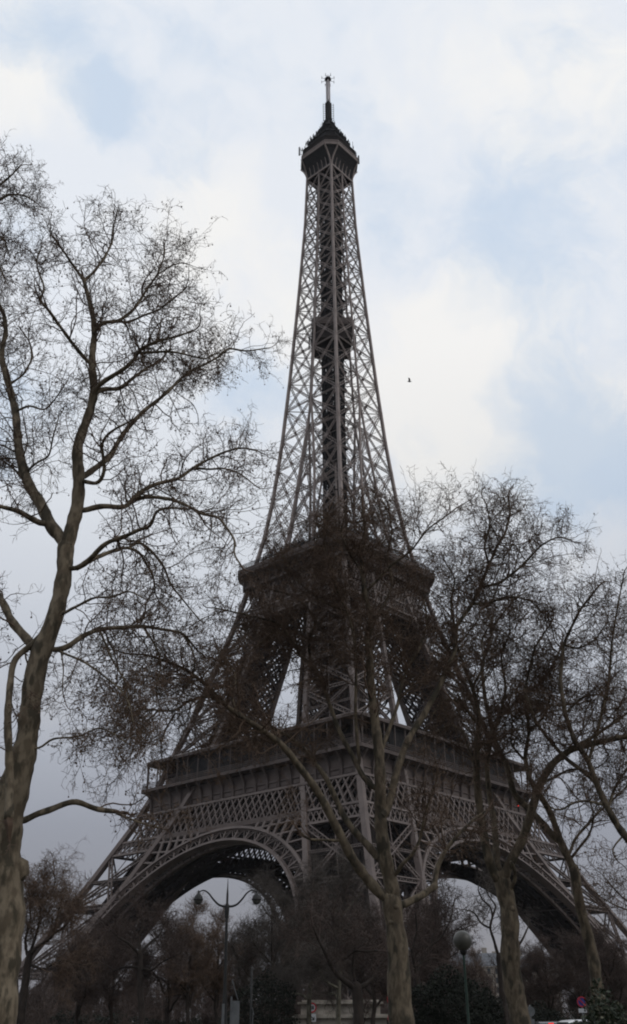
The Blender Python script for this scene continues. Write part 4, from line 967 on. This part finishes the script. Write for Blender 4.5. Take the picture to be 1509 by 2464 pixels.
# ------------------------------------------------------------------ ground, road, far wood
def sheet(name, x0, x1, y0, y1, z, m):
    b = MB(); nx = 2; b.add([(x0, y0, z), (x1, y0, z), (x1, y1, z), (x0, y1, z)], [(0, 1, 2, 3)]); return tag(b.build(name, m), kind='structure')
sheet('ground', -3000, 3000, -800, 4500, 0.0, M['ground'])
sheet('road', -200, 200, 48, 66, .008, M['asphalt'])
for yy, nm in ((46.2, 'pavement'), (68.0, 'pavement')):
    b = MB(); b.box((-200, yy - 2 + .15, -.1), (200, yy + 2 - .15, .13)); tag(b.build(nm, M['pavement']), kind='structure')
for yy in (48.12, 65.88):
    b = MB(); b.box((-200, yy - .14, -.1), (200, yy + .14, .14)); tag(b.build('kerb', M['kerb']), kind='structure')
b = MB()
for x in np.arange(-60, 60, 4.5): b.add([(x, 56.9, .012), (x + 1.5, 56.9, .012), (x + 1.5, 57.05, .012), (x, 57.05, .012)], [(0, 1, 2, 3)])
tag(b.build('road_marking', M['line']), kind='structure')

rg = np.random.default_rng(77)                               # the far wood: a mass of bare trees round the foot of the tower
fw = MB()
def wood(n, y0, y1, h0, h1, kx, twig):
    Yw = rg.uniform(y0, y1, n); Xw = rg.uniform(-.38, .38, n) * (Yw + 20); Hw = rg.uniform(h0, h1, n)
    keep = (np.hypot(Xw - 6.3, Yw - 250) > 45) & ~((np.abs(Xw - .175 * Yw) < 5) & (Yw > 150)); Xw, Yw, Hw = Xw[keep], Yw[keep], Hw[keep]; n = len(Xw)
    st = np.stack([Xw, Yw, np.zeros(n)], 1); P0, R0 = grow(st, np.tile((0, 0, 1.0), (n, 1)), Hw * .8, .012 * Hw + .03, 8, .06, (0, 0, .05), rg, .4); fw.tubes(P0, R0, 5)
    st, d, t, r, b_ = spawn(P0, R0, n * 18, .1, (30, 70), rg); P1, R1 = grow(st, d, Hw[b_] * .30 * (1.15 - .6 * t), r * .5, 5, .25, (0, 0, .12), rg, .4); fw.tubes(P1, R1, 4, False)
    st, d, t, r, b_ = spawn(P1, R1, n * 130, .15, (25, 70), rg); P2, R2 = grow(st, d, rg.uniform(.5, 1.8, len(st)) * kx, np.full(len(st), twig), 3, .3, (0, 0, .08), rg, .6); fw.tubes(P2, R2, 3, False)
    st, d, t, r, b_ = spawn(P2, R2, n * 280, .1, (25, 70), rg); P3, R3 = grow(st, d, rg.uniform(.2, .8, len(st)) * kx, np.full(len(st), twig * .75), 2, .3, (0, 0, .05), rg, .8); fw.tubes(P3, R3, 3, False)
wood(190, 115, 215, 7.5, 11.5, 1.0, .022)
wood(170, 95, 170, 3.0, 6.0, .7, .02)
wood(120, 215, 340, 8, 13, 1.2, .03)
tag(fw.build('far_wood', M['twig_red']), 'mass of bare brown trees round the foot of the iron tower', 'woodland', kind='stuff')

def leafy(mb, c, rad, n, size, rg, flat=1.0):                 # small leaf faces through a rounded volume
    d = unit(rg.normal(size=(n, 3))); r = rg.random(n) ** .25
    lump = 1 + .18 * np.sin(d[:, 0] * 5 + 1) * np.cos(d[:, 1] * 6) + .12 * np.sin(d[:, 2] * 9 + d[:, 0] * 4)
    p = d * (r * lump)[:, None] * np.array(rad) + np.array(c); p = p[p[:, 2] > 0.02]; d = d[:len(p)]
    n = len(p); a = unit(rg.normal(size=(n, 3))); b = unit(np.cross(a, rg.normal(size=(n, 3)))); s = size * rg.uniform(.6, 1.3, (n, 1))
    v = np.stack([p - a * s, p + b * s * .5, p + a * s, p - b * s * .5], 1).reshape(-1, 3)
    mb.add(v, np.arange(n * 4).reshape(-1, 4))
def shrub(name, label, x, Y, hgt, wid, leaf, m, seed, n=6000, cat='shrub', group=None):
    rg = np.random.default_rng(seed); p = at(x, 2450, Y)
    o = empty(name, (p[0], p[1], 0)); tag(o, label, cat, group)
    b = MB(); leafy(b, (0, 0, hgt * .5), (wid, wid, hgt * .52), n, leaf, rg); b.build('foliage', m, o)
    s = MB(); k = 7; st = np.zeros((k, 3)); P, R = grow(st, np.c_[rg.normal(0, .5, (k, 2)), np.ones(k)], np.full(k, hgt * .75), np.full(k, .02 + .012 * hgt), 5, .12, (0, 0, .05), rg, .4); s.tubes(P, R, 5)
    s.build('stem', M['bark_dark'], o); return o
shrub('clipped_bush', 'rounded bush with pale edged leaves in the bottom right corner', 1453, 15, 2.0, .46, .035, M['leaf_edge'], 3, 7000, 'bush')
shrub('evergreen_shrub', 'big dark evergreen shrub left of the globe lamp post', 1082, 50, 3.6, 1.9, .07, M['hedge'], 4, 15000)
shrub('evergreen_shrub', 'dark evergreen shrub just left of the plane trunk that splits in three', 1178, 56, 2.9, .8, .07, M['hedge'], 5, 5000)
shrub('evergreen_shrub', 'dark evergreen shrub right of the plane trunk that splits in three', 1300, 62, 2.4, 1.3, .07, M['hedge'], 6, 5000)
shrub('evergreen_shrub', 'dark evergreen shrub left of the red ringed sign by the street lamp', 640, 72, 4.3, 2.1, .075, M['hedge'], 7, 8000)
hb = MB(); rg = np.random.default_rng(9)
for x in np.arange(-60, 61, 3.0):
    hh = rg.uniform(1.3, 2.6); leafy(hb, (x, 118 + rg.uniform(-2, 2), hh * .5), (2.4, 1.2, hh * .6), 1500, .13, rg)
tag(hb.build('undergrowth', M['hedge']), 'dark low undergrowth beneath the bare trees', 'undergrowth', kind='stuff')

# ------------------------------------------------------------------ street lamps
def gpt(x, Y): p = at(x, 2440, Y); return (p[0], p[1], 0.0)
Y = 52.0; g = np.array(gpt(541, Y)); o = empty('street_lamp', tuple(g)); tag(o, 'dark street lamp with two swan neck arms and hanging lanterns under the left arch', 'street lamp')
s1 = lambda x, y: at(x, y, Y) - g
b = MB(); top = s1(546.5, 2183)
b.lathe([(.26, 0), (.26, .12), (.2, .2), (.19, 1.3), (.155, 1.42), (.14, 1.5), (.08, 3.2), (.062, top[2])], (0, 0, 0), 14)
tx = top[0]; b.v[-1][:, 0] += tx * b.v[-1][:, 2] / top[2]
b.build('post', M['post_dark'], o, True)
b = MB(); b.lathe([(.075, -.5), (.11, -.3), (.12, 0), (.10, .12), (.06, .2), (.055, .6), (.03, .9), (.01, 1.35)], tuple(top), 12); b.build('finial', M['post_dark'], o, True)
for xs, nm in (([(548, 2180), (538, 2181), (525, 2176), (512, 2162), (503, 2149), (492, 2141), (482, 2143), (478, 2150)], 'l'), ([(548, 2180), (558, 2181), (571, 2176), (584, 2162), (593, 2149), (604, 2141), (614, 2143), (618, 2150)], 'r')):
    P = np.array([s1(*q) for q in xs]); R = np.linspace(.062, .024, len(xs)); X, r = resample(P, R, .06, np.random.default_rng(1), 0.0)
    b = MB(); b.tubes(X, r, 8); arm = b.build('arm', M['post_dark'], o, True)
    e = X[-1]; b = MB(); b.lathe([(.02, .14), (.05, .1), (.05, .0), (.09, -.04), (.19, -.14), (.24, -.28), (.245, -.33), (.22, -.33), (.2, -.28)], tuple(e + [0, 0, .02]), 16); b.build('lantern_hood', M['post_dark'], arm, True)
    b = MB(); b.lathe([(.215, -.31), (.20, -.42), (.12, -.51), (.01, -.53)], tuple(e + [0, 0, .02]), 16); b.build('lantern_glass', M['lantern_glass'], arm, True)
Y = 37.0; g = np.array(gpt(1127, Y)); o = empty('globe_lamp', tuple(g)); tag(o, 'park lamp with a milky globe on a thin green post right of centre', 'street lamp')
c = at(1113, 2263, Y) - g
b = MB(); b.lathe([(.12, 0), (.12, .3), (.08, .4), (.07, 1.0), (.05, 1.1), (.042, c[2] - .42)], k=12); b.v[-1][:, 0] += c[0] * b.v[-1][:, 2] / c[2]; b.build('post', M['post_green'], o, True)
b = MB(); t_ = np.linspace(-np.pi / 2 + .35, np.pi / 2, 14); b.lathe([(.33 * math.cos(q), .33 * math.sin(q)) for q in t_], tuple(c), 22); b.build('globe', M['globe'], o, True)
b = MB(); b.lathe([(.045, -.46), (.10, -.42), (.13, -.36), (.13, -.3), (.07, -.27), (.06, -.12), (.01, -.1)], tuple(c), 14); b.build('globe_holder', M['post_dark'], o, True)
# dark mast right of the street lamp with a slanting pale strip
Y = 60; g = np.array(gpt(604, Y)); o = empty('signal_post', tuple(g)); tag(o, 'thin dark post with a narrow pale strip, right of the street lamp', 'post')
b = MB(); b.lathe([(.09, 0), (.09, .5), (.065, .6), (.055, 4.3), (.02, 4.35)], k=10); b.build('post', M['post_dark'], o, True)
b = MB(); b.bars([(.08, -.07, 1.0), (.06, -.07, 2.35)], [(.12, -.07, 2.1), (.17, -.07, 2.0)], .10, .03); b.build('panel_edge', M['steel'], o)
Y = 50; g = np.array(gpt(556, Y)); o = empty('notice_panel', tuple(g)); tag(o, 'grey back of a notice panel beside the street lamp base', 'sign')
b = MB(); b.box((-.04, 0, 0), (.04, .08, 2.7)); b.bars([(.0, .02, 3.4)], [(.30, .02, 2.55)], .06, .03); b.build('post', M['steel'], o)
b = MB(); b.box((.05, -.03, 1.55), (.38, .0, 2.52)); b.box((-.42, -.03, 1.4), (-.3, .0, 2.4)); b.build('panel', M['steel'], o)

# ------------------------------------------------------------------ road signs
def disc(mb, c, r0, r1, y, k=32, ry=1.0):
    a = np.arange(k) * 2 * np.pi / k; v = np.concatenate([np.stack([c[0] + r * np.cos(a), np.full(k, y), c[1] + r * np.sin(a)], 1) for r in (r0, r1)])
    j = np.arange(k); mb.add(v, np.stack([j, (j + 1) % k, k + (j + 1) % k, k + j], 1))
def sign_plate(parent, r, zc, m, name='plate', thick=.03):
    b = MB(); b.lathe([(.001, -thick), (r, -thick), (r, 0), (.001, 0)], (0, 0, zc), 32, (0, -1, 0)); return b.build(name, m, parent)
def post_of(parent, h, x=0, m='steel'):
    b = MB(); b.lathe([(.035, 0), (.035, h), (.001, h + .01)], (x, .06, 0), 10); b.build('post', M[m], parent, True)
# no entry for vehicles with an arrow plate
Y = 84; p = gpt(751, Y); o = empty('road_sign', p); tag(o, 'round white sign with red ring above a white arrow plate, left of the stone monument', 'road sign')
zc = at(751, 2424, Y)[2]; post_of(o, zc + .3, m='post_dark'); pl = sign_plate(o, .34, zc, M['white'], 'sign_face')
b = MB(); disc(b, (0, zc), .25, .345, -.045); b.build('red_ring', M['red'], pl)
b = MB()
for s in (-1, 1): b.box((s * .075 - .055, -.045, zc - .12), (s * .075 + .055, -.036, zc + .09)); b.box((s * .075 - .035, -.045, zc + .092), (s * .075 + .035, -.036, zc + .14))
b.build('symbol', M['black'], pl)
b = MB(); b.box((-.30, -.03, zc - .97), (.30, 0, zc - .42)); ap = b.build('arrow_plate', M['white'], o)
b = MB(); b.bars([(-.13, -.036, zc - .53), (.15, -.036, zc - .62), (-.06, -.036, zc - .83)], [(.14, -.036, zc - .82), (.15, -.036, zc - .845), (.16, -.036, zc - .83)], .06, .01, (0, 1, 0)); b.build('arrow', M['black'], ap)
# two ringed signs half hidden by the central plane trunk
Y = 43; p = gpt(953, Y); o = empty('road_sign', p); tag(o, 'pair of red ringed round signs on one post half hidden behind the central plane trunk', 'road sign')
post_of(o, 3.1, .06)
for y_ in (2403, 2449):
    zc = at(953, y_, Y)[2]; pl = sign_plate(o, .33, zc, M['white'], 'sign_face'); b = MB(); disc(b, (0, zc), .24, .335, -.045); b.build('red_ring', M['red'], pl)
# no parking
Y = 60; p = gpt(1403, Y); o = empty('road_sign', p); tag(o, 'round blue no parking sign with red ring above a small white plate', 'road sign')
zc = at(1403, 2410, Y)[2]; post_of(o, zc + .2); pl = sign_plate(o, .26, zc, M['blue'], 'sign_face')
b = MB(); disc(b, (0, zc), .2, .265, -.045); b.bars([(-.15, -.04, zc + .15)], [(.15, -.04, zc - .15)], .06, .008, (0, 1, 0)); b.build('red_ring', M['red'], pl)
b = MB(); b.box((-.22, -.03, zc - .53), (.22, 0, zc - .33)); b.build('plate', M['white'], o)
Y = 58; p = gpt(1277, Y); o = empty('road_sign', p); tag(o, 'grey back of a round sign with square plate beside the three limbed plane trunk', 'road sign')
zc = at(1277, 2433, Y)[2]; post_of(o, zc + .3); sign_plate(o, .24, zc, M['steel'], 'sign_back'); b = MB(); b.box((-.15, -.02, zc - .72), (.17, 0, zc - .36)); b.build('plate', M['steel'], o)

# ------------------------------------------------------------------ stone monument
Y = 100; p0 = at(700, 2440, Y); p1 = at(930, 2440, Y); cx = (p0[0] + p1[0]) / 2; hw = (p1[0] - p0[0]) / 2
o = empty('stone_monument', (cx, Y + 3, 0)); tag(o, 'pale stone stepped monument base with moulded ledges behind the dark forked tree', 'monument')
zt = at(800, 2405, Y)[2]
b = MB(); b.box((-hw - .6, -3.6, 0), (hw + .6, 3.6, .5)); b.box((-hw - .2, -3.2, .5), (hw + .2, 3.2, 1.0)); b.box((-hw, -3.0, 1.0), (hw, 3.0, zt * .56)); b.build('plinth', M['stone'], o)
b = MB(); b.box((-hw - .3, -3.3, zt * .56), (hw + .3, 3.3, zt * .62)); b.box((-hw - .12, -3.12, zt * .62), (hw + .12, 3.12, zt * .65)); b.build('ledge', M['stone'], o)
b = MB(); b.box((-hw + .9, -2.3, zt * .65), (hw - .5, 2.3, zt * .9)); b.build('block', M['stone'], o)
b = MB(); b.box((-hw + .6, -2.6, zt * .9), (hw - .2, 2.6, zt * .95)); b.box((-hw + 1.0, -2.2, zt * .95), (hw - .6, 2.2, zt)); b.build('cornice', M['stone'], o)

# ------------------------------------------------------------------ parked cars
def car(name, label, x, Y, paint, hgt, heading, lit):
    p = gpt(x, Y); o = empty(name, p, heading); tag(o, label, 'car', 'cars parked on the road')
    s = hgt / 1.6
    prof = [(-2.1, .35), (-2.15, .75), (-2.05, .98), (-1.15, 1.06), (1.75, 1.04), (2.05, .98), (2.14, .7), (2.1, .35)]
    def shell(pf, w, w2, z_in):
        pf = np.array(pf); n = len(pf); ring = []
        for y, inset in ((-w, 0.06), (-w2, 0), (w2, 0), (w, .06)):
            q = pf.copy(); q[:, 0] *= (1 - inset * .5); q[:, 1] = np.where(q[:, 1] > .5, q[:, 1] - inset * .6, q[:, 1] + inset * .4); ring.append(np.c_[q[:, 0], np.full(n, y), q[:, 1] * s])
        return ring
    def lp(mb, rings):
        n = len(rings[0]); v = np.concatenate(rings); i = np.arange(len(rings) - 1)[:, None] * n; j = np.arange(n)[None]
        mb.add(v, np.stack([i + j, i + (j + 1) % n, i + n + (j + 1) % n, i + n + j], -1))
        for e in (0, len(rings) - 1):
            for q in range(1, n - 2, 2): mb.add(rings[e][[0, q, q + 1, min(q + 2, n - 1)]], [(0, 1, 2, 3)])
    b = MB(); lp(b, shell(prof, .88, .78, 0)); body = b.build('body', paint, o)
    b = MB(); lp(b, shell([(-1.2, 1.03), (-.35, 1.5), (.2, 1.56), (1.35, 1.5), (1.95, 1.03)], .74, .6, 0)); b.build('cabin_glass', M['glass_dark'], o)
    b = MB(); lp(b, shell([(-.42, 1.5), (-.2, 1.565), (.3, 1.6), (1.1, 1.57), (1.42, 1.5), (.3, 1.53)], .70, .58, 0)); b.build('roof', paint, o)
    for sx in (-1.32, 1.3):
        for sy in (-1, 1):
            b = MB(); b.lathe([(.2, -.1), (.31, -.1), (.33, -.06), (.33, .06), (.31, .1), (.2, .1)], (sx, sy * .78, .33), 20, (0, 1, 0)); wh = b.build('wheel', M['rubber'], o)
            b = MB(); b.lathe([(.01, -.08), (.2, -.09), (.2, .09), (.01, .08)], (sx, sy * .78, .33), 14, (0, 1, 0)); b.build('rim', M['steel'], wh)
    for sy in (-1, 1):
        b = MB(); b.box((2.06, sy * .62 - .14, .78 * s), (2.15, sy * .62 + .14, .93 * s)); b.build('tail_light', M['red'], o)
        b = MB(); b.box((-2.14, sy * .62 - .16, .7 * s), (-2.05, sy * .62 + .16, .84 * s)); b.build('headlight', M['white'], o)
    if lit:
        b = MB(); b.box((1.42, -.13, 1.47 * s), (1.52, .13, 1.53 * s)); b.build('brake_light', M['lamp_red'], o)
    return o
car('parked_car', 'white car whose roof shows by the clipped bush at lower right', 1371, 52, M['paint_white'], 1.68, RAD(12), False)
car('parked_car', 'dark car with a lit red brake light left of the white car', 1310, 60, M['paint_dark'], 1.6, RAD(-90), True)

# ------------------------------------------------------------------ far houses behind the right arch
def house(x, Y, w, topy, label, nfl, nb, seed):
    rg = np.random.default_rng(seed); p = at(x, 2440, Y); H = at(x, topy, Y)[2]; o = empty('apartment_building', (p[0], p[1], 0), RAD(rg.uniform(-8, 8)))
    tag(o, label, 'building', 'pale apartment buildings beyond the tower')
    hw_ = H * .8; b = MB(); b.box((-w / 2, 0, 0), (w / 2, 12, hw_)); b.build('wall', M['facade'], o)
    b = MB()
    for k in range(nfl + 1): z = hw_ * k / nfl; b.box((-w / 2 - .25, -.35, z - .18), (w / 2 + .25, 0, z + .18))
    b.build('cornice', M['facade'], o)
    b = MB(); v = [(-w / 2, 0, hw_ + .2), (w / 2, 0, hw_ + .2), (w / 2, 12, hw_ + .2), (-w / 2, 12, hw_ + .2), (-w / 2 + 1.5, 2.0, H), (w / 2 - 1.5, 2.0, H), (w / 2 - 1.5, 10, H), (-w / 2 + 1.5, 10, H)]
    b.add(v, [(0, 1, 5, 4), (1, 2, 6, 5), (2, 3, 7, 6), (3, 0, 4, 7), (4, 5, 6, 7)]); rf_ = b.build('roof', M['zinc'], o)
    for q in (-.3, .05, .35): b = MB(); b.box((w * q - .9, 5, H), (w * q + .9, 6.2, H + 2.2)); b.build('chimney', M['facade'], rf_)
    fh = hw_ / nfl; first = None
    for k in range(nfl):
        for i in range(nb):
            xx = (i + .5) / nb * w - w / 2; z = fh * (k + .22)
            if first is None:
                b = MB(); b.box((-.65, -.06, 0), (.65, .02, fh * .6)); first = b.build('window', M['glass_dark'], o)
                c_ = first
            else: c_ = first.copy(); C.objects.link(c_); c_.parent = o
            c_.location = (xx, 0, z)
    return o
house(1175, 440, 26, 2292, 'pale apartment house seen past the globe lamp under the right arch', 6, 8, 1)
house(1130, 470, 30, 2330, 'pale apartment house half behind the globe lamp post, lower than its right neighbour', 5, 9, 2)
house(1050, 455, 28, 2345, 'pale apartment house glimpsed between the central plane trunk and the globe lamp', 5, 8, 3)
house(1265, 480, 34, 2300, 'pale apartment house glimpsed right of the three limbed plane trunk', 6, 9, 4)

# ------------------------------------------------------------------ bird
p = at(985, 918, 42); o = empty('bird', tuple(p)); tag(o, 'dark bird flying in the open sky right of the tower', 'bird')
q = px_size(985, 918, 42) * 6
b = MB(); X = np.array([(-1.0, 0, .15), (-.7, 0, .12), (-.2, 0, .02), (.35, 0, -.02), (.7, 0, .1), (.95, 0, .14), (1.2, 0, .1)]) * q * .8
b.tubes(X, np.array([.03, .14, .24, .25, .17, .13, .02]) * q, 10); b.build('body', M['feather'], o, True)
for s in (-1, 1):
    b = MB(); prof_ = [((.3, s * .1, .1), (-.35, s * .1, .08)), ((.42, s * .55, .45), (-.35, s * .6, .42)), ((.25, s * 1.0, .75), (-.45, s * 1.0, .7)), ((-.25, s * 1.35, .95), (-.5, s * 1.3, .92))]
    rings = [[(f[0], f[1], f[2] + .03), (r_[0], r_[1], r_[2] + .02), (r_[0], r_[1], r_[2] - .02), (f[0], f[1], f[2] - .03)] for f, r_ in prof_]
    loft(b, (np.array(rings) * q).tolist()); b.build('wing', M['feather'], o)

# ------------------------------------------------------------------ the winter air
b = MB(); b.box((-420, -60, -8), (420, 620, 330))
hm = bpy.data.materials.new('haze_air'); hm.use_nodes = True; t = hm.node_tree; t.nodes.clear()
vo = t.nodes.new('ShaderNodeVolumePrincipled'); vo.inputs['Color'].default_value = (.88, .92, 1, 1); vo.inputs['Density'].default_value = .00005
om = t.nodes.new('ShaderNodeOutputMaterial'); t.links.new(vo.outputs[0], om.inputs['Volume'])
tag(b.build('haze', hm), kind='stuff')
